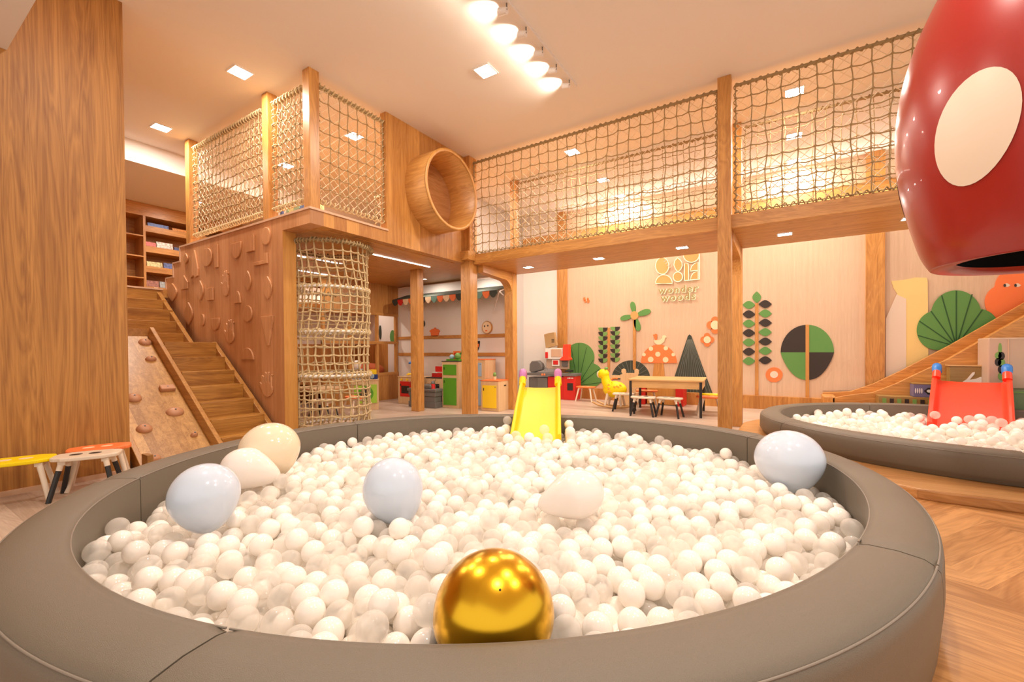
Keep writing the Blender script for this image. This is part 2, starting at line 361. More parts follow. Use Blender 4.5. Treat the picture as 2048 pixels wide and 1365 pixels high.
# side wall with the round opening (ring of wall around the tube)
YT, ZT, RT = 4.41, 3.105, .515
f = MB(); n = 48; rect = []
y0, y1, z0, z1 = 3.615, 5.1, 2.44, CEIL
for i in range(n):
    a = 2*PI*i/n; c_, s_ = math.cos(a), math.sin(a)
    ty = ((y1-YT) if c_ > 0 else (YT-y0))/max(abs(c_), 1e-6); tz = ((z1-ZT) if s_ > 0 else (ZT-z0))/max(abs(s_), 1e-6); tt = min(ty, tz); rect.append((YT+c_*tt, ZT+s_*tt))
circ = [(YT+(RT-.02)*math.cos(2*PI*i/n), ZT+(RT-.02)*math.sin(2*PI*i/n)) for i in range(n)]
for xx in (X0, X0-.1):
    vs = [(xx, *p) for p in rect]+[(xx, *p) for p in circ]; f.add(vs, [(i, (i+1) % n, n+(i+1) % n, n+i) for i in range(n)])
for corner in ((y0, z0), (y1, z0), (y0, z1), (y1, z1)):       # corner fillers
    i = min(range(n), key=lambda k: (rect[k][0]-corner[0])**2+(rect[k][1]-corner[1])**2)
    for xx in (X0, X0-.1):
        for d in (-1, 1): f.add([(xx, *rect[i]), (xx, *corner), (xx, *rect[(i+d) % n])], [(0, 1, 2)])
f.box(X0-.1, X0, y0-.002, y0+.0, z0, z1)
f.build('side_wall', M['wzpy'], tw, fix=False)
MB().box(X0-.1, X0-.001, 3.60, 3.616, 2.44, CEIL).build('wall_edge', M['wz'], tw)
f = MB(); rot = Matrix.Rotation(PI/2, 3, 'Y')
f.lathe([(RT, 0), (RT, .355), (RT-.035, .355), (RT-.035, -.12)], (X0, YT, ZT), 64, rot)
tb = f.build('crawl_tube', wood('tube_laminate', OL, OD, 'x', figure=.8), tw)
MB().lathe([(RT+.003, .35), (RT+.003, .358), (RT-.038, .358), (RT-.038, .35)], (X0, YT, ZT), 64, rot).build('tube_rim', M['amber'], tb)
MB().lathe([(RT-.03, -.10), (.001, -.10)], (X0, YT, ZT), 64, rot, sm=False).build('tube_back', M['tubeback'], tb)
for x, y in ((X0-.06, Y0+.06), (-4.92, Y0+.06), (-6.88, Y0+.06)):
    MB().box(x-.055, x+.06, y-.055, y+.055, 2.46, CEIL).build('post', M['wz'], tw, bevel=.004)
MB().box(-5.24, -5.08, YN-.07, YN+.07, 0, 2.325).build('post', M['wz'], tw, bevel=.004)
MB().box(-5.3, -5.2, 4.05, 4.2, 2.46, 2.86).build('post', M['wz'], tw)
# relief handholds on the climbing wall
E_ = lambda x, y: (360+x/6.205, 450+y/6.205)
F_ = lambda x, y: (240+x/3.4125, 500+y/3.4125)
def hand_poly():                               # an upright open hand outline
    pts = [(-.28, -1), (.30, -1), (.52, -.55), (.55, -.1)]
    for cx, top in ((.42, .62), (.14, .92), (-.14, 1.0), (-.40, .8)):
        pts += [(cx+.12, .05), (cx+.12, top-.1), (cx, top), (cx-.12, top-.1), (cx-.13, .05)]
    return pts + [(-.5, -.1), (-.95, .3), (-1, .1), (-.62, -.45)]
SH = {'e': ell(0, 0, 1, 1), 'leaf': [(math.sin(PI*i/12)*.95*(1-.2*i/12), -1+2*i/12) for i in range(13)]+[(-math.sin(PI*i/12)*.95*(1-.2*i/12), -1+2*i/12) for i in range(11, 0, -1)],
 'bar': [(-1, -1), (1, -1), (1, 1), (-1, 1)], 'half': ell(0, 1, 1, 2, 16, PI, 2*PI), 'arch': ell(0, -1, 1, 2, 16, 0, PI), 'pear': [(-1, -.6), (-.7, -1), (-.1, -.8), (.3, -1), (.9, -.9), (1, -.4), (.55, .5), (.2, 1), (-.15, .75)],
 'L': [(-1, -1), (1, -1), (1, 1), (.7, 1), (.55, -.3), (-1, -.3)], 'wedge': [(-1, 1), (1, 1), (.95, .7), (.25, -1), (0, -1)], 'hand': hand_poly(), 'house': [(-1, -1), (1, -1), (1, 0), (0, 1), (-1, 0)], 'q': [(-1, -1), (1, -1), (1, 1), (.3, .8), (-.5, .1)]}
for fn, bx, kd in [(E_, b[:4], b[4]) for b in ((55,360,115,480,'leaf'), (130,330,240,650,'pear'), (290,310,410,505,'e'), (440,255,485,530,'bar'), (650,240,775,405,'half'), (835,140,935,325,'q'), (1030,50,1135,240,'e'),
    (930,385,1100,480,'L'), (520,580,635,885,'hand'), (810,575,900,815,'leaf'), (1040,650,1165,920,'leaf'), (350,790,425,935,'bar'), (220,700,310,935,'leaf'), (685,830,765,970,'arch'), (20,640,110,795,'house'), (60,970,180,1240,'leaf'),
    (265,1110,315,1255,'e'), (400,1165,505,1305,'half'), (800,1010,910,1200,'e'), (1020,1140,1175,1500,'wedge'))] + [(F_, b[:4], b[4]) for b in ((715,480,800,640,'hand'), (832,670,920,750,'arch'), (955,830,1068,1010,'hand'), (330,235,400,350,'leaf'))]:
    a = at(*fn(bx[0], bx[1]), 'y', Y0); b = at(*fn(bx[2], bx[3]), 'y', Y0); cx, cz, rx, rz = (a.x+b.x)/2, (a.z+b.z)/2, abs(b.x-a.x)/2, abs(a.z-b.z)/2
    f = MB()
    if kd == 'hand':
        f.prism([(cx+u*rx*.62+rx*.05, cz-rz*.38+v*rz*.60) for u, v in ell(0, 0, 1, 1, 24)], XZ(Y0), -.02, 0)
        for fx, top, lean in ((-.42, .72, -.12), (-.12, .98, -.05), (.19, 1.0, .02), (.48, .8, .1)):
            f.prism([(cx+rx*(fx+.12*math.cos(q)+(lean if math.sin(q) > 0 else 0)), cz+rz*((top-.12 if math.sin(q) >= 0 else -.3)+.12*math.sin(q))) for q in [2*PI*i/16 for i in range(16)]], XZ(Y0), -.02-.0015*abs(fx), 0)
        f.prism([(cx+rx*u, cz+rz*v) for u, v in ((-.5, -.55), (-.98, -.02), (-1.0, .12), (-.86, .16), (-.3, -.15))], XZ(Y0), -.019, 0)
    else: f.prism([(cx+u*rx, cz+v*rz) for u, v in SH[kd]], XZ(Y0), -.02, .0)
    f.build('handhold', M['pinkw'], cw, bevel=.005)

# ------------------------------------------------------------------ staircase and climbing ramp
st = thing('staircase', 'dark stained oak staircase climbing beside the climbing wall', 'staircase', (0, 0, 0))
YS0, YS1 = 1.36, 2.55
tre = [(-4.81, .155), (-5.04, .31), (-5.26, .465), (-5.46, .625), (-5.68, .785), (-5.90, .945)]
zs = [.0, .165, .321, .476, .631, .786, .939, 1.113]; xs = [-4.40, -4.60, -4.815, -5.04, -5.26, -5.457, -5.68, -5.895]
for i in range(1, 8):
    x1 = xs[i]; x2 = xs[i+1] if i < 7 else -6.70
    MB().box(x2-.02, x1, 2.002, YS1-.03, 0, zs[i]-.0).build('step', M['step'], st, bevel=.006)
MB().box(-6.70, -6.22, YS0, 2.0, .9, 1.113).build('step', M['step'], st, bevel=.006)
zs2 = [1.243, 1.407, 1.572, 1.721, 1.88]; xs2 = [-6.70, -6.92, -7.12, -7.34, -7.54]
for i in range(5):
    MB().box((xs2[i+1]-.02) if i < 4 else -7.6, xs2[i], YS0, YS1-.03, .9, zs2[i]).build('step', M['step'], st, bevel=.006)
MB().box(-7.62, -7.53, YS0, YS1, 1.88, 1.902).build('top_trim', M['trim'], st)
def strg(pts, y0, y1, name='stringer', par=st, m='stepx'): return MB().prism(pts, XZ(0), y0, y1).build(name, M[m], par, bevel=.004)
strg([(-4.45, 0), (-4.706+.16, .228-.16), (-6.013, 1.122), (-6.03, 1.0), (-4.75, 0)], YS1-.03, YS1+.02)
strg([(-6.5, 1.10), (-7.655, 1.93), (-7.7, 1.8), (-6.55, .95)], YS1-.07, YS1-.02)
MB().box(-4.66, -4.45, YS1-.031, YS1+.019, 0, .14).build('newel', M['amber'], st)
# ramp
rp = thing('climbing_ramp', 'sloping butcher block climbing ramp with wooden holds and side rails', 'climbing ramp', (0, 0, 0))
def ramp_pt(t, h): d = Vector((-1.59, 0, 1.14)).normalized(); nrm = Vector((1.14, 0, 1.59)).normalized(); p = Vector((-4.58, 0, .135)) + d*t + nrm*h; return (p.x, p.z)
LR = 1.957
def slab(t0, t1, h0, h1, y0, y1, name, m, par=rp): return MB().prism([ramp_pt(t0, h0), ramp_pt(t1, h0), ramp_pt(t1, h1), ramp_pt(t0, h1)], XZ(0), y0, y1).build(name, M[m], par, bevel=.004)
slab(-.23, LR, -.16, -.115, 1.40, 1.96, 'board', 'ramp')
slab(-.26, LR+.02, -.16, 0, 1.96, 2.0, 'side_rail', 'stepx')
slab(-.26, LR+.02, -.16, -.04, 1.36, 1.40, 'side_rail', 'stepx')
MB().box(-4.5, -4.38, 1.36, 1.40, 0, .16).build('rail_foot', M['ramp'], rp)
a = ramp_pt(LR, -.16); MB().box(a[0]-.04, a[0], 1.36, 2.0, .9, 1.27).build('head_board', M['stepx'], rp)
nrm = Vector((1.14, 0, 1.59)).normalized(); sl = Vector((-1.59, 0, 1.14)).normalized()
rm = Matrix((sl, Vector((0, 1, 0)), nrm)).transposed()
p0 = Vector((*[ramp_pt(0, -.115)[0]], 0, ramp_pt(0, -.115)[1]))
for (qx, qy, ra, rb, kd) in ((170,635,.055,.06,'r'), (210,750,.035,.05,'r'), (320,955,.05,.1,'b'), (375,1110,.06,.075,'r'), (165,1225,.055,.06,'r'), (505,1268,.026,.03,'r'), (95,1015,.06,.06,'r'), (232,1430,.04,.05,'r')):
    d = ray(240+qx/3.4125, 500+qy/3.4125); tt = nrm.dot(p0-Vector((0, 0, 1)))/nrm.dot(d); c = Vector((0, 0, 1))+d*tt
    if c.y < 1.45: c.y = 1.47
    f = MB()
    if kd == 'b': f.obox(c+nrm*.02, .075, .13, .05, rm)
    else: f.lathe([(0.001, .04), (ra*.5, .038), (ra*.85, .026), (ra, .008), (ra, 0)], c, 20, rm @ Matrix.Diagonal((1, rb/ra, 1)))
    h = f.build('climbing_hold', M['hold'], rp, bevel=.012 if kd == 'b' else 0)
    MB().cyl(c+nrm*.036, c+nrm*.046, .007, n=10).build('bolt', M['grey'], h)

# ------------------------------------------------------------------ bridge
br = thing('footbridge', 'long raised oak footbridge on square posts with curved brackets', 'play structure', (0, 0, 0))
MB().box(-3.97, 3.4, YN-.02, 6.28, 2.28, 2.425).build('deck', M['wx'], br, bevel=.004)
for x0, x1 in ((-4.15, -3.975), (-.635, -.505)):
    MB().box(x0, x1, YN-.1, YN+.02 if x1 > -1 else YN+.08, 0, CEIL).build('post', M['wz'], br, bevel=.004)
for x0, x1, ya, yb in ((-4.02, -3.86, 6.06, 6.2), (-.635, -.49, 6.15, 6.29)):
    MB().box(x0, x1, ya, yb, 0, 2.28).build('post', M['wz'], br, bevel=.004)
    pts = [(ya, 2.28), (ya, 1.92)] + [(ya-.22+.22*math.cos(a), 1.92+.22*math.sin(a)) for a in [i*PI/16 for i in range(1, 8)]] + [(ya-.22, 2.14), (YN+.09, 2.17), (YN+.09, 2.28)]
    MB().prism(pts, lambda u, v, d: (d, u, v), x0+.01, x1-.01).build('bracket', M['wy'], br)
for x0, x1 in ((-3.99, -3.87), (-.62, -.50)):
    MB().box(x0, x1, 6.2, 6.3, 2.425, CEIL).build('post', M['wz'], br)

# ------------------------------------------------------------------ rope nets
def rope_net(label, O, U, W_, H_, nrm, nu, nv, r=.006, lace=True, coil=False, rail=True, group='rope nets of the tower and bridge', seed=1):
    """O lower corner, U unit direction along, W_ width, H_ height"""
    rnd = random.Random(seed); O = Vector(O); U = Vector(U); nrm = Vector(nrm); Z = Vector((0, 0, 1))
    t = thing('rope_net', label, 'net', tuple(O), 0, group)
    P = {}
    for i in range(nu+1):
        for j in range(nv+1):
            e = 0 if j in (0, nv) or i in (0, nu) else 1
            P[i, j] = U*(W_*i/nu + e*rnd.uniform(-1, 1)*W_/nu*.10) + Z*(H_*j/nv + e*rnd.uniform(-1, 1)*H_/nv*.10) + nrm*rnd.uniform(-.006, .006)
    f = MB()
    def seg(a, b, droop):
        m_ = (a+b)/2+Z*droop+nrm*rnd.uniform(-.006, .006)+U*rnd.uniform(-.004, .004); return [a, (a*.5+m_*.5), m_, (b*.5+m_*.5)]
    for j in range(nv+1):
        if not coil or 0 < j < nv:
            pts = []
            for i in range(nu): pts += seg(P[i, j], P[i+1, j], -.012 if 0 < j < nv else -.002)
            f.tube(pts+[P[nu, j]], r, 5)
    for i in range(nu+1):
        pts = []
        for j in range(nv): pts += seg(P[i, j], P[i, j+1], 0)
        f.tube(pts+[P[i, nv]], r, 5)
    for (i, j), p in P.items():
        f.sphere(p+nrm*.003, r*2.5, 6, 5, (1, 1, .8))
    f.build('rope_mesh', M['rope'], t, fix=False)
    # rails and whipping
    if rail:
        f = MB(); f.tube([Z*H_, Z*H_+U*W_], .016, 8); f.build('top_rail', M['rope'], t)
    f = MB(); k = int(W_/(.055 if coil else .07)); rr = .028 if coil else .022
    for zz in (0, H_):
        pts = []
        for q in range(k*7+1):
            a = 2*PI*q/7; pts.append(U*(W_*q/(k*7)) + Z*(zz+rr*math.sin(a)+rnd.uniform(-.004, .004)) + nrm*(rr*math.cos(a)))
        f.tube(pts, r*(1.5 if coil else 1.1), 4)
    for uu in (0, W_):
        pts = []; kk = int(H_/.075)
        for q in range(kk*6+1):
            a = 2*PI*q/6; pts.append(U*(uu+(.018*math.sin(a))) + Z*(H_*q/(kk*6)) + nrm*(.018*math.cos(a)))
        f.tube(pts, r*.9, 4)
    f.build('whipping', M['ropel'] if coil else M['rope'], t, fix=False)
    if lace:
        f = MB(); s_ = .125 if not coil else .10; off = nrm*(-.035)
        for sg in (1, -1):
            k0 = -int(H_/s_)-1
            for k in range(k0, int(W_/s_)+2):
                u0 = k*s_ if sg == 1 else k*s_+H_
                a_, b_ = (u0, 0), (u0+sg*H_, H_)
                t0, t1 = 0., 1.
                du = b_[0]-a_[0]
                ta, tb_ = (0-a_[0])/du, (W_-a_[0])/du
                lo, hi = max(0, min(ta, tb_)), min(1, max(ta, tb_))
                if hi-lo < .02: continue
                f.tube([off+U*(a_[0]+du*q)+Z*(H_*q)+nrm*rnd.uniform(-.006, .006) for q in (lo, (lo+hi)/2, hi)], .0036, 4, caps=False)
        f.build('lacing', M['lace'], t, fix=False)
    return t
rope_net('long jute net along the footbridge front, from tower to tall front post', (-3.95, YN-.01, 2.44), (1, 0, 0), 3.30, 1.34, (0, -1, 0), 24, 10, seed=2)
rope_net('jute rope net along the front of the footbridge beside the red hanging pod', (-.47, YN-.01, 2.44), (1, 0, 0), 3.5, 1.34, (0, -1, 0), 25, 10, seed=3)
rope_net('rear rope net of the footbridge, seen through the long front net', (-3.84, 6.24, 2.44), (1, 0, 0), 3.2, 1.36, (0, -1, 0), 23, 10, r=.005, lace=False, seed=4)
rope_net('rear rope net of the footbridge, seen through the net beside the red pod', (-.46, 6.24, 2.44), (1, 0, 0), 3.5, 1.36, (0, -1, 0), 25, 10, r=.005, lace=False, seed=5)
rope_net('wide jute net on the front of the tower above the climbing wall', (-6.77, Y0+.05, 2.565), (1, 0, 0), 1.74, 1.17, (0, -1, 0), 17, 10, r=.0055, coil=True, seed=6)
rope_net('narrow jute net on the tower front between its corner post and middle post', (-4.82, Y0+.05, 2.565), (1, 0, 0), .59, 1.17, (0, -1, 0), 7, 10, r=.0055, coil=True, seed=7)
rope_net('jute net on the side of the tower, between corner post and crawl tube wall', (X0-.05, Y0+.14, 2.56), (0, 1, 0), .84, 1.2, (1, 0, 0), 7, 8, r=.0055, coil=True, seed=8)
rope_net('far rope net of the tower seen low behind the side net', (-5.1, 4.3, 2.48), (1, 0, 0), .85, .75, (0, -1, 0), 9, 7, r=.005, coil=True, seed=9)

# rope tube hanging in the tower notch
CN = Vector((-4.60, 3.21, 0)); RN = .41
t = thing('rope_tube', 'tall cylindrical climbing tube of knotted jute rope under the tower deck', 'climbing net', tuple(CN))
f = MB(); rnd = random.Random(4); nc = 26; nr = 22; zt = 2.22; zb = .07
def cyp(i, j, e=1):
    z = zb+(zt-zb)*j/nr; k = 1+.03*math.sin(j*PI/5.5)+rnd.uniform(-.012, .012)*e
    a = 2*PI*i/nc+rnd.uniform(-.02, .02)*e+.1*math.sin(j*.5); return Vector((RN*k*math.cos(a), RN*k*math.sin(a), z+rnd.uniform(-.01, .01)*e))
G = [[cyp(i, j) for i in range(nc)] for j in range(nr+1)]
for j in range(nr+1):
    pts = []
    for i in range(nc):
        a = G[j][i]; b = G[j][(i+1) % nc]; m_ = (a+b)/2; m_.z -= .008; m_ *= 1; pts += [a, m_]
    f.tube(pts, .009, 5, closed=True)
for i in range(nc):
    f.tube([G[j][i] for j in range(nr+1)], .009, 5)
for row in G:
    for p in row: f.sphere(p*1.0+Vector((p.x, p.y, 0)).normalized()*.004, .0145, 6, 5, (1, 1, 1))
f.build('rope_mesh', M['ropel'], t, fix=False)
for z, rr in ((2.215, .45), (1.72, .41), (1.22, .41), (.72, .42), (.12, .40)):
    f = MB(); f.tube([(rr*math.cos(a), rr*math.sin(a), z) for a in [2*PI*i/40 for i in range(40)]], .015, 8, closed=True); hp = f.build('hoop', M['rope'] if z > 2 else M['white'], t)
    f = MB(); k = 70 if z > 2 else 46; pts = []
    for q in range(k*6):
        a = 2*PI*q/6; th = 2*PI*q/(k*6); q_ = rr+.022*math.cos(a); pts.append((q_*math.cos(th), q_*math.sin(th), z+.024*math.sin(a)+.006*math.sin(th*17)))
    f.tube(pts, .0105, 5, closed=True); f.build('hoop_whipping', M['rope'] if z > 2 else M['ropel'], hp, fix=False)

# ------------------------------------------------------------------ ball pits
PC = Vector((-1.5, 2.14, 0)); ZR = .35
FC = [1.7605, .0019, -.003, .0416, .1204, -.0253, .0216, -.0127, -.0119]
def rf1(a): return FC[0]+sum(FC[2*k-1]*np.cos(k*a)+FC[2*k]*np.sin(k*a) for k in (1, 2, 3, 4))
P2 = Vector((1.55, 5.72, 0)); A2, B2 = 1.62, 1.40
def rf2(a): return A2*B2/np.sqrt((B2*np.cos(a))**2+(A2*np.sin(a))**2)
def rim_profile(Ri, w_, z, z0=0):
    p = [(Ri, z0), (Ri, z-.012), (Ri+.004, z), (Ri+.03, z+.006), (Ri+w_*.5, z+.008), (Ri+w_*.8, z+.0), (Ri+w_-.02, z-.012), (Ri+w_-.004, z-.03), (Ri+w_, z-.06), (Ri+w_+.002, z-.16), (Ri+w_-.012, z0+.03), (Ri+w_-.03, z0)]
    return p
def rim(label, C, rf, Ri_w, z, z0, seams, mat):
    t = thing('ball_pit', label, 'ball pit', (C[0], C[1], z0))
    k = len(seams)
    for s in range(k):
        a0 = seams[s]; a1 = seams[(s+1) % k]
        if a1 <= a0: a1 += 2*PI
        g = .0016; f = MB(); n = 40; prof = rim_profile(0, Ri_w, z-z0, 0); m_ = len(prof)
        vs = []
        for q in range(n+1):
            # small rounding where segments meet
            u = q/n; e = min(u, 1-u)*n; shrink = 1 if e >= 1 else (.0 if e < .01 else 1)
            a = a0+g+(a1-a0-2*g)*u
            for (r, zz) in prof:
                rr = r; zq = zz
                if e < .01: zq = zz-.01 if zz > .1 else zz; rr = r
                vs.append(((rf(a)+rr)*math.cos(a), (rf(a)+rr)*math.sin(a), zq))
        fs = [(q*m_+i, (q+1)*m_+i, (q+1)*m_+i+1, q*m_+i+1) for q in range(n) for i in range(m_-1)]
        f.add(vs, fs, 0, True); f.add(vs[:m_], [tuple(range(m_))]); f.add(vs[-m_:], [tuple(range(m_))[::-1]])
        so = f.build('rim_segment', mat, t)
        f = MB()
        for rr, zz in ((.002, z-z0-.004), (Ri_w-.012, z-z0-.02)):
            f.tube([((rf(a)+rr)*math.cos(a), (rf(a)+rr)*math.sin(a), zz) for a in [a0+g*2+(a1-a0-4*g)*q/60 for q in range(61)]], .0032, 5)
        f.build('piping', M['piping'], so)
    f = MB(); f.prism([(rf(a)*.999*math.cos(a), rf(a)*.999*math.sin(a)) for a in [2*PI*i/72 for i in range(72)]], lambda u, v, d: (u, v, d), 0, .03); f.build('pit_base', M['white'], t)
    return t
rim('large round ball pit with a taupe leatherette rim, nearest the viewer', PC, rf1, .205, ZR, 0, [R(a) for a in (-136.3, -76.9, -10.2, 49.5, 108, 168.2)], M['leather'])
rim('smaller ball pit with a dark taupe rim on the raised oak platform', P2, rf2, .2, .285, .075, [R(a) for a in (20, 75, 118, 205, 262, 330)], M['leather'])
# platform
pl = [(4.2, 3.78), (.85, 3.78), (.72, 3.80), (.35, 4.0), (-.02, 4.4), (-.30, 4.85), (-.48, 5.35), (-.47, 6.1), (-.36, 6.4), (0, 7.0), (.3, 7.6), (.3, 8.0), (4.2, 8.0)]
o = MB().prism(pl, lambda u, v, d: (u, v, d), .0, .072).build('step_platform', M['plat'], bevel=.012); tag(o, 'low curved oak platform step carrying the smaller ball pit', 'platform')

# balloons: (px, py, depth, radius, material, axis to knot, label)
BALL = [((988, 1228), 1.15, .160, 'gold', (-.1, .2, -1), 'shiny metallic gold balloon at the near edge of the large ball pit', 1.0),
 ((410, 993), 1.88, .134, 'bblue', (.25, 0, -1), 'pale blue balloon on the balls at the left rim, in front of the white one', 1.04),
 ((787, 980), 1.98, .134, 'bblue', (.35, .1, -1), 'pale blue balloon standing on its knot in the middle of the large ball pit', 1.08),
 ((1150, 990), 1.93, .108, 'bwhite', (-1, .1, -.35), 'white balloon lying half sunk among the balls right of the pit centre', 1.2),
 ((1578, 920), 2.47, .176, 'bblue', (.1, 0, -1), 'pale blue balloon leaning on the right rim of the large ball pit', .94),
 ((540, 900), 2.68, .172, 'bcream', (.1, .1, -1), 'cream balloon at the left rim of the large ball pit, behind the white one', .96),
 ((494, 938), 2.46, .116, 'bwhite', (1, .5, -.45), 'white balloon lying with its knot to the right, before the cream balloon', 1.15)]
obst = []
for (px, py), dep, r, m_, ax, lab, el in BALL:
    c = at_depth(px, py, dep); axv = (MW @ Vector((ax[0], ax[2], -ax[1]))) if abs(ax[0]) > .9 else Vector(ax); axv.normalize(); obst.append((c, r))
    t = thing('balloon', lab, 'balloon', tuple(c), 0, 'balloons in the large ball pit')
    q = (-axv).to_track_quat('Z', 'Y').to_matrix(); f = MB(); prof = []
    long_ = 1.55 if abs(ax[0]) > .9 else 1.0
    for i in range(33):
        a = PI*i/32; z = math.cos(a); rr = math.sin(a); e = max(0, -z)
        prof.append((r*rr*(1-.09*e*long_*long_)*.998+.0005, r*(z*el if z > 0 else z*el*(1+(.12 if long_ == 1 else .34)*e*e))))
    f.lathe(prof, (0, 0, 0), 40, q); f.build('envelope', M[m_], t)
    kz = prof[-1][1]; f = MB(); f.lathe([(.004, .004), (.006, 0), (.004, -.006), (.013, -.018), (.002, -.016)], q @ Vector((0, 0, kz)), 14, q); f.build('knot', M[m_], t)
    if m_ in ('gold',):
        tip = ray(1000, 1181).normalized(); co = Vector((0, 0, 1))-c; bq = tip.dot(co); cc = co.length_squared-(r*.99)**2; hit = Vector((0, 0, 1))+tip*(-bq-math.sqrt(max(bq*bq-cc, 0))); 
        MB().sphere(hit-c, .0035, 12, 8).build('nozzle_mark', M['brown'], t)

def pit(NB, C, rf, zbase, r, seed, spheres, it=110, boxes=()):
    rg = np.random.default_rng(seed); a = rg.random(NB)*2*PI; q = np.sqrt(rg.random(NB))*(rf(a)-r)
    p = np.stack([C[0]+q*np.cos(a), C[1]+q*np.sin(a), zbase+r+rg.random(NB)*.42], 1)
    pi = pj = None
    for k in range(it):
        if k % 5 == 0:
            kd = kdtree.KDTree(NB)
            for i in range(NB): kd.insert(p[i], i)
            kd.balance(); A, B = [], []
            for i in range(NB):
                for (_, j, _) in kd.find_range(p[i], 2*r*1.25):
                    if j > i: A.append(i); B.append(j)
            pi = np.array(A); pj = np.array(B)
        p[:, 2] -= .006 if k < it-25 else .0015
        for _ in range(2):
            d = p[pj]-p[pi]; L = np.sqrt((d**2).sum(1))+1e-9; ov = np.clip(2*r-L, 0, None)*.5*.9; d = d/L[:, None]*ov[:, None]
            for c_ in range(3):
                p[:, c_] += np.bincount(pj, d[:, c_], NB)-np.bincount(pi, d[:, c_], NB)
            u = p[:, 0]-C[0]; v = p[:, 1]-C[1]; rr = np.sqrt(u*u+v*v)+1e-9; lim = rf(np.arctan2(v, u))-r; s = np.where(rr > lim, lim/rr, 1)
            p[:, 0] = C[0]+(p[:, 0]-C[0])*s; p[:, 1] = C[1]+(p[:, 1]-C[1])*s; p[:, 2] = np.maximum(p[:, 2], zbase+r)
            for (sc, sr) in spheres:
                dd = p-np.array(sc); LL = np.sqrt((dd**2).sum(1)); m_ = LL < sr+r
                if m_.any(): p[m_] = np.array(sc)+dd[m_]/LL[m_, None]*(sr+r)
            for fn in boxes: fn(p, r)
    return p
# slide geometry (defined before the balls so that they pile against it)
S1T = at_depth(1081, 775, 5.05); S1B = at_depth(1071, 882, 3.62)
S2T = at_depth(1941, 764, 5.15); S2B = at_depth(1938, 862, 4.45)
def slide_push(T, B, wid):
    d = (T-B); hl = math.hypot(d.x, d.y); u = np.array([d.x/hl, d.y/hl]); n = np.array([-u[1], u[0]]); b = np.array([B.x, B.y]); slope = d.z/hl
    def fn(p, r):
        q = p[:, :2]-b; s = q@u; t_ = q@n; top = B.z-.02+s*slope; m_ = (abs(t_) < wid/2+r) & (s > -.02)
        under = m_ & (p[:, 2] < top+r) & (p[:, 2] > top-.09-r)
        side = under & (abs(t_) > wid/2-.03); p[side, :2] += (np.sign(t_[side])*(wid/2+r-abs(t_[side])))[:, None]*n
        ins = under & ~side; lift = ins & (p[:, 2] > top-.03); p[lift, 2] = (top+r)[lift]
        dn = ins & ~lift; p[dn, :2] -= .02*u
    return fn
BR = .0435
P1 = pit(3700, PC, lambda a: rf1(a)-.004, .03, BR, 3, obst, boxes=[slide_push(S1T, S1B, .5)])
PB = pit(1050, P2, lambda a: rf2(a)-.004, .08, BR, 5, [], it=80, boxes=[slide_push(S2T, S2B, .66)])
def inslide(p, T, B, wid):
    d = (T-B); hl = math.hypot(d.x, d.y); u = np.array([d.x/hl, d.y/hl]); n = np.array([-u[1], u[0]]); q = p[:, :2]-np.array([B.x, B.y]); s = q@u; t_ = q@n; top = B.z+s*d.z/hl
    return (abs(t_) < wid/2+BR*.9) & (s > -.05) & (p[:, 2] < np.where(s > .12, 9, top+BR*.6)) & (p[:, 2] > top-.09-BR) | (abs(t_) < wid/2+BR*3) & (s > .15) & (p[:, 2] > top-.03)
P1 = P1[~inslide(P1, S1T, S1B, .5)]; PB = PB[~inslide(PB, S2T, S2B, .66)]
_g = np.array(obst[0][0]); _f = -np.array(MW.col[2]); _q = P1-_g          # nothing wedged between the gold balloon and the near rim
P1 = P1[~((np.linalg.norm(_q, axis=1) < .27) & (_q@_f < .0))]
def sphere_mesh(name, seg, rg, m_):
    f = MB(); f.sphere((0, 0, 0), BR, seg, rg); o = f.build(name, m_); me = o.data; bpy.data.objects.remove(o); return me
rgn = np.random.default_rng(11)
clear1 = rgn.random(len(P1)) < .48; clear2 = rgn.random(len(PB)) < .4
# the 300 balls that show largest: near, inside the frame, not hidden by rim or other balls
fw = np.array(-MW.col[2]); rt = np.array(MW.col[0]); up = np.array(MW.col[1]); o_ = np.array([0, 0, 1.])
d = P1-o_; dep = d@fw; sx = CXP+FPX*(d@rt)/dep; sy = CYP-FPX*(d@up)/dep
order = np.argsort(dep); near = []
for i in order:
    if len(near) >= 300: break
    if not (-20 < sx[i] < 2068 and sy[i] < 1385): continue
    top = P1[i]+np.array([0, 0, BR*.8]); v = top-o_; ln = np.linalg.norm(v); vn = v/ln
    # rim test
    ts = np.linspace(0, ln, 120); qx = vn[0]*ts-PC.x; qy = vn[1]*ts-PC.y; t0 = ts[np.argmax(np.hypot(qx, qy) < rf1(np.arctan2(qy, qx)))]
    if 1+vn[2]*t0 < ZR-.01: continue
    w_ = P1-o_; tt = w_@vn; per = np.linalg.norm(w_-tt[:, None]*vn, axis=1); blk = (per < BR*.8) & (tt > 0) & (tt < ln-BR*1.2); blk[i] = False
    if blk.any(): continue
    near.append(int(i))
near_s = set(near)
mw = sphere_mesh('white_ball', 40, 24, M['ballw']); mc = sphere_mesh('clear_ball', 40, 24, M['ballc'])
for i in near:
    if clear1[i]: o = bpy.data.objects.new('plastic_ball', mc); tag(o, 'see-through plastic ball among the nearest balls of the large ball pit', 'ball', 'clear balls at the front of the large pit')
    else: o = bpy.data.objects.new('plastic_ball', mw); tag(o, 'glossy white plastic ball among the nearest balls of the large ball pit', 'ball', 'white balls at the front of the large pit')
    o.location = P1[i]; COL.objects.link(o)
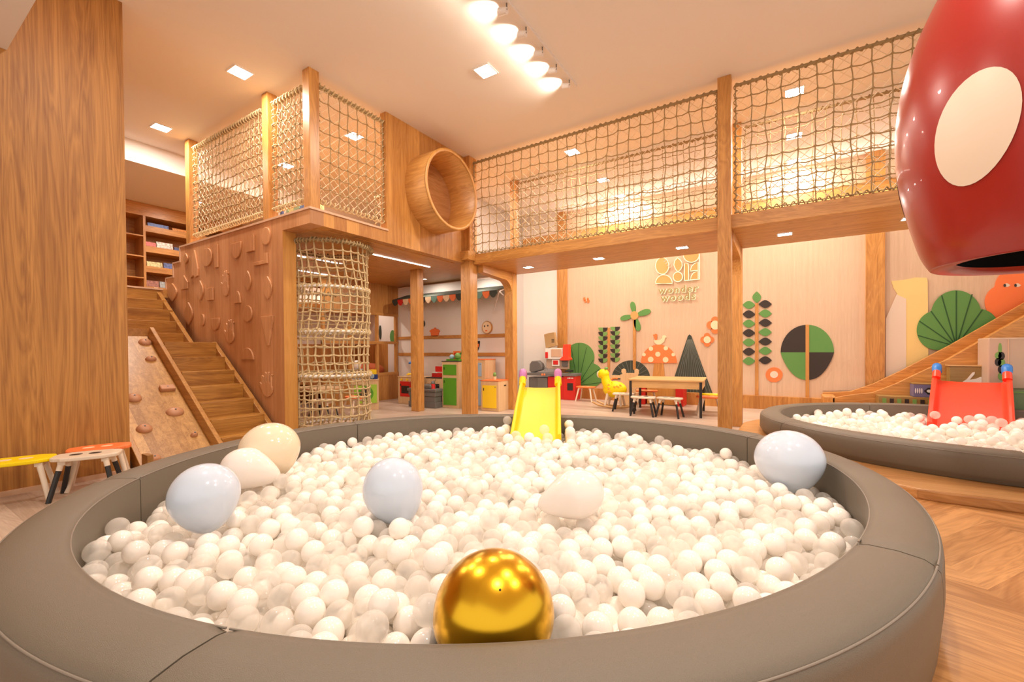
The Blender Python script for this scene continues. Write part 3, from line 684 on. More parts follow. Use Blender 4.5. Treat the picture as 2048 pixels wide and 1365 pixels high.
def ball_mass(name, pts, clr, label):
    f = MB(); f.sphere((0, 0, 0), BR, 20, 12); bv = np.array(f.v); nv = len(bv); n = len(pts)
    V = (pts[:, None, :]+bv[None]).reshape(-1, 3)
    tri = [q for q in f.f if len(q) == 3]; quad = [q for q in f.f if len(q) == 4]
    sizes = [3]*len(tri)+[4]*len(quad); flat = np.array([x for q in tri+quad for x in q]); nf = len(sizes)
    LV = (flat[None]+(np.arange(n)*nv)[:, None]).reshape(-1); LS = (np.concatenate([[0], np.cumsum(sizes)[:-1]])[None]+(np.arange(n)*len(flat))[:, None]).reshape(-1)
    me = bpy.data.meshes.new(name); me.vertices.add(len(V)); me.vertices.foreach_set('co', V.ravel()); me.loops.add(len(LV)); me.loops.foreach_set('vertex_index', LV)
    me.polygons.add(nf*n); me.polygons.foreach_set('loop_start', LS)
    me.polygons.foreach_set('material_index', np.repeat(clr.astype(np.int32), nf)); me.polygons.foreach_set('use_smooth', np.ones(nf*n, bool))
    me.update(calc_edges=True); me.validate(); me.materials.append(M['ballw']); me.materials.append(M['ballc'])
    o = bpy.data.objects.new(name, me); COL.objects.link(o); tag(o, label, 'balls', kind='stuff')
mask = np.array([i not in near_s for i in range(len(P1))])
ball_mass('plastic_balls', P1[mask], clear1[mask], 'mass of white and clear plastic balls filling the large ball pit')
ball_mass('plastic_balls', PB, clear2, 'mass of white and clear plastic balls filling the smaller ball pit')

# ------------------------------------------------------------------ toddler slides
def toddler_slide(name, label, T, B, wt, wb, body, cap, side, reach):
    t = thing(name, label, 'slide', (B.x, B.y, 0)); d = T-B; hl = math.hypot(d.x, d.y); u = Vector((d.x/hl, d.y/hl, 0)); n = Vector((-u.y, u.x, 0)); Z = Vector((0, 0, 1)); o = Vector((B.x, B.y, 0))
    K = 14; sec = [(-1, .085), (-1.0, .10), (-.94, .11), (-.86, .10), (-.80, .02), (-.76, 0), (-.3, -.006), (.3, -.006), (.76, 0), (.80, .02), (.86, .10), (.94, .11), (1, .10), (1, .085), (1, -.05), (-1, -.05)]
    vs = []; m_ = len(sec)
    for i in range(K+1):
        q = i/K; zc = B.z+(T.z-B.z)*(q*.85+.15*q*q*(3-2*q)); w_ = (wb+(wt-wb)*q)/2
        pos = u*(hl*q)+Z*zc; lip = min(1, .55+q*1.2)
        for (a, b_) in sec: vs.append(pos+n*(-a*w_)+Z*(b_*lip if b_ > 0 else b_))
    fs = [(i*m_+j, i*m_+(j+1) % m_, (i+1)*m_+(j+1) % m_, (i+1)*m_+j) for i in range(K) for j in range(m_)]
    f = MB(); f.add(vs, fs); f.add(vs[:m_], [tuple(range(m_))]); f.add(vs[-m_:], [tuple(range(m_))[::-1]])
    ch = f.build('chute', body, t, bevel=.008)
    for s in (-1, 1):                               # hand grips at the top
        w_ = wt/2*.88; b0 = u*(hl-.04)+n*(s*w_)+Z*(T.z-.02); f = MB()
        f.tube([b0+u*-.1+Z*.06, b0+u*-.04+Z*.13, b0+u*.0+Z*.165, b0+u*.07+Z*.17, b0+u*.12+Z*.10], [.04, .038, .036, .036, .036], 12); f.build('handle_base', body, t)
        f = MB(); f.tube([b0+u*-.035+Z*.115, b0+u*-.02+Z*.165, b0+u*.03+Z*.195, b0+u*.085+Z*.18, b0+u*.12+Z*.12], [.038, .045, .046, .045, .042], 14); f.build('handle', cap, t)
        f = MB(); h = T.z; f.prism([(hl-.02, h-.02), (hl+.10, h+.06), (hl+.17, h-.12), (hl+reach, 0), (hl+reach*.6, 0), (hl+.03, h-.3)], lambda a, z, dd: o*0+u*a+n*(s*w_+dd)+Z*z, -.025, .025)
        f.build('side_frame', side, t, bevel=.008)
    for k in range(1, 4):
        z = T.z*k/4; a = hl+reach-.03-(reach-.09)*k/4
        f = MB(); f.add([u*(a+x)+n*(y*wt/2*.85)+Z*(z+zz) for zz in (-.02, .02) for y in (-1, 1) for x in (-.05, .05)], [(0,2,3,1), (4,5,7,6), (0,1,5,4), (2,6,7,3), (0,4,6,2), (1,3,7,5)]); f.build('rung', side, t, bevel=.006)
    return t
toddler_slide('toddler_slide', 'yellow plastic toddler slide with mauve handles running into the large ball pit', S1T, S1B, .46, .43, M['yel'], M['mauve'], M['navy'], .36)
toddler_slide('toddler_slide', 'red plastic toddler slide with blue handles running into the smaller ball pit', S2T, S2B, .65, .63, M['sred'], M['blue'], M['black'], .24)

# ------------------------------------------------------------------ mural on the back wall
WY = YW-.003
def wp(px, py): p = at(px, py, 'y', WY); return (p.x, p.z)
A_ = lambda x, y: wp(1030+x/3.9, 500+y/3.9)
B_ = lambda x, y: wp(1440+x/3.9, 500+y/3.9)
D_ = lambda x, y: wp(1740+x/3.4125, 500+y/3.4125)
def deco(name, label): return thing(name, label, 'wall decoration', (0, 0, 0))
def board(poly, m_, name, par=None, d=.012, off=0): return MB().prism(poly, XZ(WY), -off-d, -off).build(name, M[m_] if isinstance(m_, str) else m_, par)
def px_poly(fn, pts): return [fn(x, y) for x, y in pts]
def px_ell(fn, cx, cy, rx, ry, n=32, a0=0, a1=2*PI): return [fn(*q) for q in ell(cx, cy, rx, ry, n, a0, a1)]
def px_line(fn, a, b, w_, off, m_, name, par):
    p, q = Vector(fn(*a)), Vector(fn(*b)); d = (q-p).normalized(); n = Vector((-d.y, d.x))*w_/2
    board([tuple(p+n), tuple(q+n), tuple(q-n), tuple(p-n)], m_, name, par, .002, off)
# lobed green bush (left)
def lobes(fn, cs, n=90):
    """outline of a union of circles around a common centre, in picture units"""
    cx = sum(c[0] for c in cs)/len(cs); cy = sum(c[1] for c in cs)/len(cs); out = []
    for i in range(n):
        a = 2*PI*i/n; dx, dy = math.cos(a), math.sin(a); best = 0
        for (x, y, r) in cs:
            ox, oy = cx-x, cy-y; b = ox*dx+oy*dy; c = ox*ox+oy*oy-r*r; D = b*b-c
            if D > 0: best = max(best, -b+math.sqrt(D))
        out.append(fn(cx+dx*best, cy+dy*best))
    return out
t = deco('painted_bush', 'big lobed green bush cut-out with fan of dark veins beside the toy kitchen')
board(lobes(A_, [(505, 840, 115), (500, 900, 95), (590, 980, 95), (560, 1000, 90), (490, 1000, 75)]), 'green', 'foliage', t)
for e in ((500, 728), (440, 760), (560, 762), (612, 860), (660, 930), (680, 1035)): px_line(A_, (492, 1060), e, .012, .012, 'line', 'vein', t)
# paired half-round leaf plant
t = deco('painted_plant', 'tall plant cut-out with two columns of half-round green and black leaves')
board(px_poly(A_, [(723, 610), (742, 610), (742, 950), (723, 950)]), 'wz', 'stem', t, .014)
for k in range(8):
    y = 607+k*34.5
    for c, cx in enumerate((688, 782)):
        yy = y-(6 if c else 0)
        for h in (0, 1):
            pts = [(cx, yy)] + [(cx+37*math.cos(a)*(1 if h else 1), yy+34*math.sin(a)) for a in [PI/2*i/8 + (PI/2 if not h else 0) for i in range(9)]]
            board(px_poly(A_, pts), 'green2' if (k+h) % 2 == 0 else 'brown', 'leaf', t, .01)
# propeller flower
t = deco('painted_flower', 'propeller-shaped green flower cut-out on a tall timber stem')
board(px_poly(A_, [(922, 540), (944, 540), (944, 935), (922, 935)]), 'wz', 'stem', t, .02)
for ang, ln in ((-100, 100), (-18, 115), (76, 115), (166, 100)):
    a = R(ang); pts = []
    for i in range(25):
        q = i/24*2*PI; u = (1-math.cos(q))/2; v = math.sin(q)*(.15+.1*u); l = 15+ln*u; pts.append((935+l*math.cos(a)-ln*v*math.sin(a), 513+l*math.sin(a)*.95+ln*v*math.cos(a)))
    board(px_poly(A_, pts), 'green', 'petal', t, .02)
board(px_ell(A_, 934, 513, 30, 32), 'flat', 'flower_centre', t, .026)
# dark half disc
t = deco('painted_hill', 'dark half-disc fan cut-out behind the rocking giraffe')
board(px_ell(A_, 905, 1010, 150, 147, 40, PI, 2*PI), 'dgreen', 'fan', t)
for a in range(15, 180, 15): px_line(A_, (905, 1005), (905-143*math.cos(R(a)), 1005-140*math.sin(R(a))), .006, .012, 'gline', 'rib_line', t)
# toadstool and bird
t = deco('painted_toadstool', 'orange toadstool cut-out with cream spots on the mural wall')
board(px_poly(A_, [(1085, 880), (1158, 880), (1180, 1100), (1065, 1100)]), 'wz', 'stalk', t)
board(px_poly(A_, [(985, 883)]) + px_ell(A_, 1123, 883, 140, 143, 30, PI, 2*PI)[1:], 'orange', 'cap', t, .016)
for cx, cy, r in ((1116, 815, 20), (1060, 856, 22), (1176, 858, 22), (1062, 772, 17), (1178, 768, 17), (1008, 818, 14), (1236, 818, 14)): board(px_ell(A_, cx, cy, r, r, 20), 'cream', 'spot', t, .004, .016)
t = deco('painted_bird', 'small cream bird cut-out standing on the orange toadstool')
board(px_poly(A_, [(1083, 706), (1100, 704), (1130, 704), (1148, 690), (1148, 675), (1160, 665), (1172, 668), (1185, 682), (1172, 688), (1166, 715), (1140, 738), (1112, 741), (1092, 728)]), 'cream', 'body', t, .014)
board(px_poly(A_, [(1076, 662), (1090, 662), (1096, 655), (1110, 660), (1108, 704), (1096, 706)]), 'orange', 'tail', t, .014)
# fir
t = deco('painted_fir', 'dark pointed fir tree cut-out with thin vertical lines')
board(px_poly(A_, [(1362, 660), (1350, 672), (1250, 975), (1200, 1120), (1545, 1130), (1460, 905), (1376, 672)]), 'dgreen', 'foliage', t)
for x in range(1240, 1530, 26): px_line(A_, (1362+(x-1362)*.12, 700), (x, 1118), .006, .012, 'gline', 'rib_line', t)
# two orange flowers
for (cx, cy, r, lab) in ((1500, 702, 1., 'orange four-petal flower cut-out with cream centre, lower of the pair'), (1562, 588, 1.25, 'orange four-petal flower cut-out with cream centre, higher and partly behind the post')):
    t = deco('painted_blossom', lab)
    for dx, dy in ((0, -28), (0, 28), (-28, 0), (28, 0)): board(px_ell(A_, cx+dx*r, cy+dy*r, 26*r, 26*r, 20), 'orange', 'petal', t)
    board(px_ell(A_, cx, cy, 28*r, 28*r, 24), 'cream', 'flower_centre', t, .004, .012)
t = deco('painted_butterfly', 'small orange butterfly cut-out on the left of the mural wall')
for dx, dy, r in ((543-557, -6, 14), (14, 10, 14), (-8, 12, 10), (12, -8, 9)): board(px_ell(A_, 557+dx, 390+dy, r*.8, r, 16), 'orange', 'wing', t)
px_line(A_, (553, 378), (562, 402), .01, .012, 'cream', 'body', t)
# lit sign
G_ = lambda x, y: wp(1290+x/11.373, 500+y/11.373)
t = thing('wall_sign', 'glowing timber sign of rounded shapes over the words wonder woods', 'sign')
def lit(poly, name):
    o = board(poly, 'flat', name, t, .02, .012); P_ = [Vector((x, WY-.03, z)) for x, z in poly]
    f = MB(); f.tube(P_, .0075, 6, closed=True); f.build('led_edge', M['led'], o)
lit(px_ell(G_, 400, 370, 150, 190, 30), 'round_panel')
lit(px_ell(G_, 440, 770, 190, 195, 24, PI, 2*PI), 'dome_panel')
lit(px_ell(G_, 755, 620, 105, 110, 28), 'disc_panel')
lit(px_poly(G_, [(750, 190), (800, 230), (845, 290), (855, 370), (820, 450), (755, 505), (700, 440), (665, 350), (690, 250)]), 'leaf_panel')
lit(px_ell(G_, 1060, 120, 180, 170, 28), 'cap_panel')
lit(px_poly(G_, [(905, 320), (985, 320), (1000, 400), (1000, 690), (905, 700)]), 'trunk_panel')
lit(px_poly(G_, [(1040, 460), (1070, 380), (1130, 320), (1215, 290), (1215, 470), (1040, 490)]), 'branch_panel')
lit(px_poly(G_, [(1040, 690), (1060, 600), (1110, 530), (1215, 490), (1215, 670)]), 'branch_panel')
for k in range(4):
    px_line(G_, (440+k*35, 280+k*50), (560+k*25, 170+k*65), .016, .033, 'mural', 'finger_gap', t)
f = MB(); f.tube([Vector((x, WY-.03, z)) for x, z in px_poly(G_, [(1245, 110), (1245, 675), (905, 705)])], .0075, 6); f.build('led_edge', M['led'], t)
def text(s, pos, size, par, m_, dz=0, ext=.006, ry=0, rz=0, name='lettering', align='CENTER', spacing=1.):
    c = bpy.data.curves.new(name, 'FONT'); c.body = s; c.size = size; c.extrude = ext; c.align_x = align; c.space_character = spacing; c.resolution_u = 3
    o = bpy.data.objects.new(name, c); COL.objects.link(o); o.data.materials.append(m_); o.rotation_euler = (PI/2, ry, rz); o.location = pos
    if par: o.parent = par
    return o
def to_mesh(o):
    bpy.context.view_layer.update(); me = bpy.data.meshes.new_from_object(o.evaluated_get(bpy.context.evaluated_depsgraph_get())); n_ = bpy.data.objects.new(o.name, me); COL.objects.link(n_)
    n_.parent = o.parent; n_.location = o.location; n_.rotation_euler = o.rotation_euler; n_.scale = o.scale; nm_ = o.name; bpy.data.objects.remove(o); n_.name = nm_; return n_
for s, (x, y), wch in (('wonder', (755, 935), 900), ('woods', (755, 1110), 780)):
    c = G_(x, y+40); x0 = G_(755-wch/2, y)[0]; x1 = G_(755+wch/2, y)[0]
    o = text(s, (c[0], WY-.03, c[1]), .30, t, M['olive'], spacing=1.22); o.data.offset = .004
    bpy.context.view_layer.update(); k = (x1-x0)/max(o.dimensions.x, 1e-3); o.scale = (k, k*.95, 1)
    o2 = text(s, (c[0], WY-.004, c[1]), .30, t, M['led'], spacing=1.22, ext=.002, name='led_halo'); o2.data.offset = .011; o2.scale = (k, k*.95, 1); to_mesh(o2); to_mesh(o)
# right half of the mural
t = deco('painted_plant', 'tall plant cut-out with paired almond leaves in green and black')
board(px_poly(B_, [(274, 415), (301, 415), (301, 1150), (274, 1150)]), 'wz', 'stem', t, .014)
def almond(cx, cy, rx, ry, vert=False):
    pts = [(-1+2*i/10, math.sin(PI*i/10)) for i in range(11)]+[(1-2*i/10, -math.sin(PI*i/10)) for i in range(1, 10)]
    return [(cx+(v if vert else u)*rx, cy+(u if vert else v)*ry) for u, v in pts]
for k in range(7):
    y = 424+k*73; board(px_poly(B_, almond(353, y, 52, 31)), 'brown' if k % 2 == 0 else 'green', 'leaf', t); board(px_poly(B_, almond(225, y+6, 50, 31)), 'green' if k % 2 == 0 else 'brown', 'leaf', t)
board(px_poly(B_, almond(287, 370, 34, 46, True)), 'green', 'leaf', t)
t = deco('painted_tree', 'round tree cut-out quartered in green and black on a timber trunk')
trunk = board(px_poly(B_, [(667, 585), (695, 585), (695, 1160), (667, 1160)]), 'amber', 'trunk', t, .02)
def quad_(sx_, sy_):
    ry_ = 215; xs_ = 208; o = [(681, 800)]
    for i in range(13):
        a = PI/2*i/12; k = 1 if sy_ < 0 else 1-.12*math.sin(2*a); o.append((681+sx_*xs_*math.cos(a)*k, 800+sy_*ry_*math.sin(a)))
    return o
for sx_, sy_, m_ in ((-1, -1, 'brown'), (1, -1, 'green'), (-1, 1, 'green'), (1, 1, 'brown')): board(px_poly(B_, quad_(sx_, sy_)), m_, 'crown_quarter', t)
t = deco('painted_blossom', 'orange ring flower cut-out with white centre beside the quartered tree')
board(px_ell(B_, 422, 975, 66, 58), 'orange', 'ring', t); board(px_ell(B_, 422, 973, 31, 27), 'podw', 'flower_centre', t, .004, .012)
board(px_poly(B_, [(403, 1035), (440, 1035), (440, 1160), (403, 1160)]), 'mural', 'stem', t, .01)
t = deco('painted_dog', 'pale yellow dog-head post cut-out with a cream chest')
board(px_poly(D_, [(145, 215), (230, 205), (310, 190), (385, 192), (392, 215), (398, 880), (105, 880), (105, 475), (185, 300), (160, 262)]), 'dyel', 'body', t)
board(px_poly(D_, [(105, 475), (180, 305), (245, 335), (245, 880), (105, 880)]), 'podw', 'chest', t, .004, .012)
t = deco('painted_bush', 'big lobed green bush cut-out above the long wooden slide')
board(lobes(D_, [(585, 450, 172), (450, 550, 133), (740, 540, 135), (585, 620, 130)]), 'green', 'foliage', t, .012, .014)
for e in ((585, 280), (485, 312), (692, 305), (762, 410), (413, 420), (333, 487), (323, 585)): px_line(D_, (585, 660), e, .014, .026, 'line', 'vein', t)
t = deco('painted_cloud', 'orange cloud creature cut-out with two side-glancing eyes')
board(lobes(D_, [(980, 260, 130), (900, 360, 118), (1060, 330, 140), (960, 400, 110)]), 'orange', 'body', t)
for x in (930, 1003):
    board(px_poly(D_, almond(x, 243, 24, 13)), 'podw', 'eye', t, .004, .012); board(px_ell(D_, x-14, 244, 9, 11, 14), 'black', 'pupil', t, .003, .016)
t = deco('painted_hill', 'faint whitewashed arc cut-out left of the wide timber wall post')
board(px_poly(B_, [(800, 1100), (820, 1020), (860, 950), (930, 890), (1010, 855), (1130, 840), (1130, 1100)]), 'mural', 'arc', t, .008)

# ------------------------------------------------------------------ long wooden slide at the right
YL = 7.74
t = thing('wooden_slide', 'long built-in oak slide descending along the mural wall', 'slide', (0, 0, 0))
top1 = [tuple(at(x, y, 'y', 8.1)[i] for i in (0, 2)) for x, y in ((1645, 785), (1700, 783), (1745, 768), (1800, 742), (1900, 690), (2048, 605))]
dx = (top1[-1][0]-top1[-2][0]); dz = (top1[-1][1]-top1[-2][1]); top1.append((top1[-1][0]+dx*1.2, top1[-1][1]+dz*1.2))
f = MB(); f.prism(top1+[(p[0], p[1]-.30) for p in top1[::-1]], XZ(0), 8.07, 8.12); f.build('side_rail', M['wx'], t, bevel=.006)
top2 = [tuple(at(x, y, 'y', YL)[i] for i in (0, 2)) for x, y in ((1665, 796), (1700, 790), (1745, 785), (1790, 768), (1900, 716), (2048, 632))]
dx = (top2[-1][0]-top2[-2][0]); dz = (top2[-1][1]-top2[-2][1]); top2.append((top2[-1][0]+dx*1.2, top2[-1][1]+dz*1.2))
f = MB(); f.prism(top2+[(top2[-1][0], .072), (top2[0][0], .072)], XZ(0), YL-.02, YL+.02); f.build('side_panel', M['wx'], t, bevel=.006)
f = MB(); f.prism([(p[0], p[1]-.05) for p in top2]+[(p[0], p[1]-.09) for p in top2[::-1]], XZ(0), YL+.02, 8.07); f.build('chute', M['wx'], t)
MB().box(top1[0][0]-.02, top1[0][0]+.14, YL-.02, 8.1, .03, top1[0][1]-.02).build('end_block', M['wy'], t, bevel=.02)
# crates and foam blocks behind the small pit
YB = 7.62
def pbox(x0, y0, x1, y1, yf, dpt): a = at(x0, y0, 'y', yf); b = at(x1, y1, 'y', yf); return (a.x, b.x, yf, yf+dpt, b.z, a.z)
b = pbox(1757, 792, 1895, 812, 7.48, .2); o = MB().box(b[0], b[1], 7.48, 7.7, .072, b[5]).build('play_bench', M['oliveb'], bevel=.005); tag(o, 'low olive wooden play bench standing against the long slide', 'bench')
f = MB()
for k in range(7): f.box(b[0]+.04+k*.075, b[0]+.08+k*.075, 7.474, 7.48, .16, b[5]-.03, k % 2)
f.build('leaf_print', [M['green2'], M['brown']], o)
t = thing('play_box', 'slate blue printed play box with black and white flowers on the low bench', 'box'); b2 = pbox(1827, 769, 1905, 793, 7.5, .18); zt_ = b[5]
MB().box(b2[0], b2[1], 7.5, 7.7, zt_+.002, b2[5]).build('body', [M['violet']], t, bevel=.004); MB().box(b2[0]-.002, b2[1]+.002, 7.498, 7.702, b2[5], b2[5]+.012).build('lid', M['oliveb'], t)
zc = (zt_+b2[5])/2
for k, m_ in enumerate((.17, .27, .37)):
    cx = b2[0]+m_-.02; f = MB()
    for dx_, dz_ in ((.022, 0), (-.022, 0), (0, .022), (0, -.022)): f.prism(ell(cx+dx_, zc+dz_, .026, .022, 16), XZ(7.5), -.004, 0)
    f.build('flower_print', M['black'], t); MB().prism(ell(cx, zc, .024, .02, 18), XZ(7.5), -.007, -.003).build('flower_centre', M['white'], t)
f = MB()
for k in range(4): f.prism(ell(b2[0]+.02+k*.02, zc, .006, .035, 12), XZ(7.5), -.004, 0)
f.build('petal_print', M['white'], t)
t = thing('rabbit_crate', 'olive wooden crate with a painted white rabbit behind the red toddler slide', 'crate'); b = pbox(1900, 733, 1990, 790, 7.55, .3)
MB().box(b[0], b[1]+.05, 7.56, 7.7, .072, b[5]).build('body', M['oliveb'], t, bevel=.006); MB().box(b[0]-.01, b[1]+.06, 7.55, 7.71, b[5], b[5]+.015).build('lid', M['pine'], t)
H_ = lambda x, y: (lambda p: (p.x, p.z))(at(1840+x/6.827, 640+y/6.827, 'y', 7.55))
f = MB(); f.prism([H_(*q) for q in ((585, 850), (640, 815), (720, 720), (752, 715), (745, 745), (680, 820), (760, 810), (830, 782), (900, 778), (960, 795), (985, 830), (970, 870), (600, 870))], XZ(7.56), -.006, 0); f.build('rabbit_print', M['white'], t)
t = thing('foam_block', 'beige padded play block with a leaf stem print, on a green base', 'play block'); b = pbox(1987, 676, 2200, 782, 7.2, .3); g = pbox(2003, 780, 2230, 818, 7.15, .3)
MB().box(b[0], b[1], 7.35, 7.7, g[5]+.001, b[5]).build('body', M['beige'], t, bevel=.012)
MB().box(b[0]+.16, b[0]+.168, 7.345, 7.352, g[5]+.02, b[5]-.02).build('seam', M['trim'], t)
for (cx, cy, rx, ry, m_) in ((1092, 395, 12, 55, 'green2'), (1068, 490, 22, 36, 'green2'), (1112, 495, 22, 38, 'brown'), (1065, 578, 22, 38, 'brown'), (1112, 588, 24, 40, 'green2'), (1112, 678, 24, 40, 'brown'), (1112, 770, 24, 42, 'green2')):
    p = at(1840+cx/6.827, 640+cy/6.827, 'y', 7.35); MB().prism(ell(p.x, p.z, rx*.00125, ry*.00125, 18), XZ(7.35), -.003, 0).build('leaf_print', M[m_], t)
t = thing('foam_bench', 'green foam bench under the beige padded block', 'bench'); MB().box(g[0], g[1], 7.16, 7.72, .074, g[5]).build('body', M['gfoam'], t, bevel=.015); MB().box(g[0]-.004, g[1], 7.15, 7.725, g[5]-.03, g[5]-.02).build('piping', M['green2'], t)

# ------------------------------------------------------------------ hanging red pod
pc = at_depth(2140, 300, 2.05)
t = thing('hanging_pod', 'big glossy red hanging pod chair with cream oval spots', 'hanging chair', (pc.x, pc.y, 0))
zb_, zt_ = 1.415, 3.35
prof = [(.585, zb_-.0), (.60, zb_+.012), (.648, zb_+.10), (.705, zb_+.28), (.752, zb_+.48), (.772, zb_+.68), (.765, zb_+.86), (.73, zb_+1.05), (.66, zb_+1.25), (.55, zb_+1.45), (.40, zb_+1.63), (.22, zb_+1.76), (.06, zb_+1.82), (.001, zb_+1.83)]
def smooth_prof(p, k=6):
    out = []
    for i in range(len(p)-1):
        a, b, c, d_ = p[max(i-1, 0)], p[i], p[i+1], p[min(i+2, len(p)-1)]
        for j in range(k):
            u = j/k; out.append(tuple(.5*((2*b[m_])+(-a[m_]+c[m_])*u+(2*a[m_]-5*b[m_]+4*c[m_]-d_[m_])*u*u+(-a[m_]+3*b[m_]-3*c[m_]+d_[m_])*u**3) for m_ in (0, 1)))
    return out+[p[-1]]
prof = [(r_*.81, z_) for r_, z_ in prof]; sp = smooth_prof(prof)
MB().lathe(sp, (0, 0, 0), 72).build('shell', M['pod'], t)
MB().lathe([(.474, zb_), (.39, zb_+.012), (.378, zb_+.03)], (0, 0, 0), 64).build('opening_rim', M['pod'], t)
MB().lathe([(.385, zb_+.02), (.45, zb_+.10), (.51, zb_+.4), (.52, zb_+.8), (.33, zb_+1.4), (.001, zb_+1.6)], (0, 0, 0), 48).build('lining', M['podd'], t)
MB().cyl((0, 0, zb_+1.8), (0, 0, CEIL), .012, n=10).build('rope', M['rope'], t); MB().cyl((0, 0, CEIL-.02), (0, 0, CEIL), .06, n=24).build('ceiling_plate', M['whitem'], t)
def rad_at(z):
    for (r0, z0), (r1, z1) in zip(sp, sp[1:]):
        if z0 <= z <= z1: return r0+(r1-r0)*(z-z0)/max(z1-z0, 1e-6)
    return .05
def pod_spot(th, z, ha, hz, sk=.05):
    f = MB(); vs = [(th, z)]; K = 8; n = 40; rows = [[Vector((rad_at(z)+.003, 0, 0))]]; V = []
    def pt(a, zz): r = rad_at(zz)+.0035; return (r*math.cos(a), r*math.sin(a), zz)
    V.append(pt(th, z))
    for k in range(1, K+1):
        for i in range(n):
            q = 2*PI*i/n; V.append(pt(th+ha*k/K*math.cos(q)+sk*k/K*math.sin(q), z+hz*k/K*math.sin(q)))
    F = [(0, 1+i, 1+(i+1) % n) for i in range(n)]+[(1+(k-1)*n+i, 1+k*n+i, 1+k*n+(i+1) % n, 1+(k-1)*n+(i+1) % n) for k in range(1, K) for i in range(n)]
    f.add(V, F, 0, True); f.build('spot', M['podw'], t)
def pod_hit(px, py):
    d = ray(px, py); s = .5
    while s < 4:
        p = Vector((0, 0, 1))+d*s
        if math.hypot(p.x-pc.x, p.y-pc.y) < rad_at(p.z) and p.z > zb_: break
        s += .004
    return math.atan2(p.y-pc.y, p.x-pc.x), p.z
th, z = pod_hit(1945, 258); pod_spot(th, z, .25, .235)
th2, z2 = pod_hit(1868, -4); pod_spot(th2, z2, .13, .085)
for k in (1, 2, 3, 4): pod_spot(th+k*1.25, z-.12+.2*(k % 2), .25, .235)

# ------------------------------------------------------------------ stools
def stool(label, loc, rz, seat_m, foot_m, s=1., group=None):
    t = thing('animal_stool', label, 'stool', loc, rz, group)
    out = []
    for i in range(40):
        a = 2*PI*i/40; c_, s_ = math.cos(a), math.sin(a); x = .17*math.copysign(abs(c_)**.55, c_); y = .115*math.copysign(abs(s_)**.6, s_)
        if abs(c_) > .85: x *= 1.06
        if .55 < abs(c_) < .8 : y *= .93
        out.append((x*s, y*s))
    MB().prism(out, lambda u, v, d: (u, v, d), .262*s, .288*s).build('seat', seat_m, t, bevel=.007)
    f = MB()
    for i in range(2): f.prism(ell((-.06+.1*i)*s, 0, .035*s, .03*s, 16), lambda u, v, d: (u, v, d), .2882*s, .2888*s)
    f.build('face_print', M['black'] if seat_m is M['cream_w'] else M['cream'], t)
    for a in (-1, 1):
        MB().box(-.13*s if a < 0 else .09*s, -.09*s if a < 0 else .13*s, -.085*s, .085*s, .235*s, .262*s).build('cross_bar', M['cream_w'], t, bevel=.004)
        for b in (-1, 1):
            p0 = Vector((a*.115, b*.075, .24))*s; p1 = Vector((a*.165, b*.12, 0))*s
            pm = p0.lerp(p1, .16); lg = MB().cyl(pm, p1, .0155*s, .0145*s, 14).build('leg', foot_m, t)
            MB().cyl(p0, pm, .0165*s, .016*s, 14).build('leg_collar', M['cream_w'], lg)
M['cream_w'] = plain('cream_white_paint', (.74, .62, .48), .4)
stool('cream panda stool with black legs standing in front of the wooden pillar', (-4.17, .96, 0), R(62), M['cream_w'], M['black'], 1.0)
stool('red-orange stool with cream legs standing behind the cream stool by the pillar', (-4.40, 1.08, 0), R(72), M['orange'], M['cream_w'], 1.0)
stool('yellow stool with cream legs cut by the left edge of the view', (-4.36, .66, 0), R(70), M['yel'], M['cream_w'], 1.0)
for (x, y, rz, sm_, fm, lab) in ((-2.23, 6.83, 10, 'cream_w', 'black', 'cream stool with black legs at the left end of the low table'), (-1.83, 6.5, 4, 'cream_w', 'black', 'cream stool with black legs before the low table, left of the pair'),
    (-1.46, 6.55, -6, 'cream_w', 'black', 'cream stool with black legs before the low table, right of the pair'), (-.99, 7.0, 15, 'orange', 'cream_w', 'orange stool with cream legs at the right end of the low table'),
    (-3.28, 7.75, 0, 'orange', 'cream_w', 'orange stool with cream legs in front of the left green bush'), (-1.0, 7.38, 5, 'yel', 'cream_w', 'yellow stool behind the orange stool at the right table end'),
    (-2.05, 7.5, 15, 'orange', 'cream_w', 'orange stool with cream legs behind the low table')):
    stool(lab, (x, y, 0), R(rz), M[sm_], M[fm])
# low table
t = thing('play_table', 'low pine play table with dark metal legs', 'table', (-1.6, 7.0, 0), R(6))
MB().box(-.52, .55, -.42, .42, .515, .54).build('tabletop', M['pine'], t, bevel=.004)
f = MB(); f.box(-.5, .53, -.40, -.375, .41, .515); f.box(-.5, .53, .375, .40, .41, .515); f.box(-.5, -.475, -.375, .375, .41, .515); f.box(.505, .53, -.375, .375, .41, .515); f.build('apron', M['pine'], t)
for a in (-.5, .49):
    for b in (-.41, .385): MB().box(a, a+.035, b, b+.03, 0, .513).build('leg', M['black'], t)
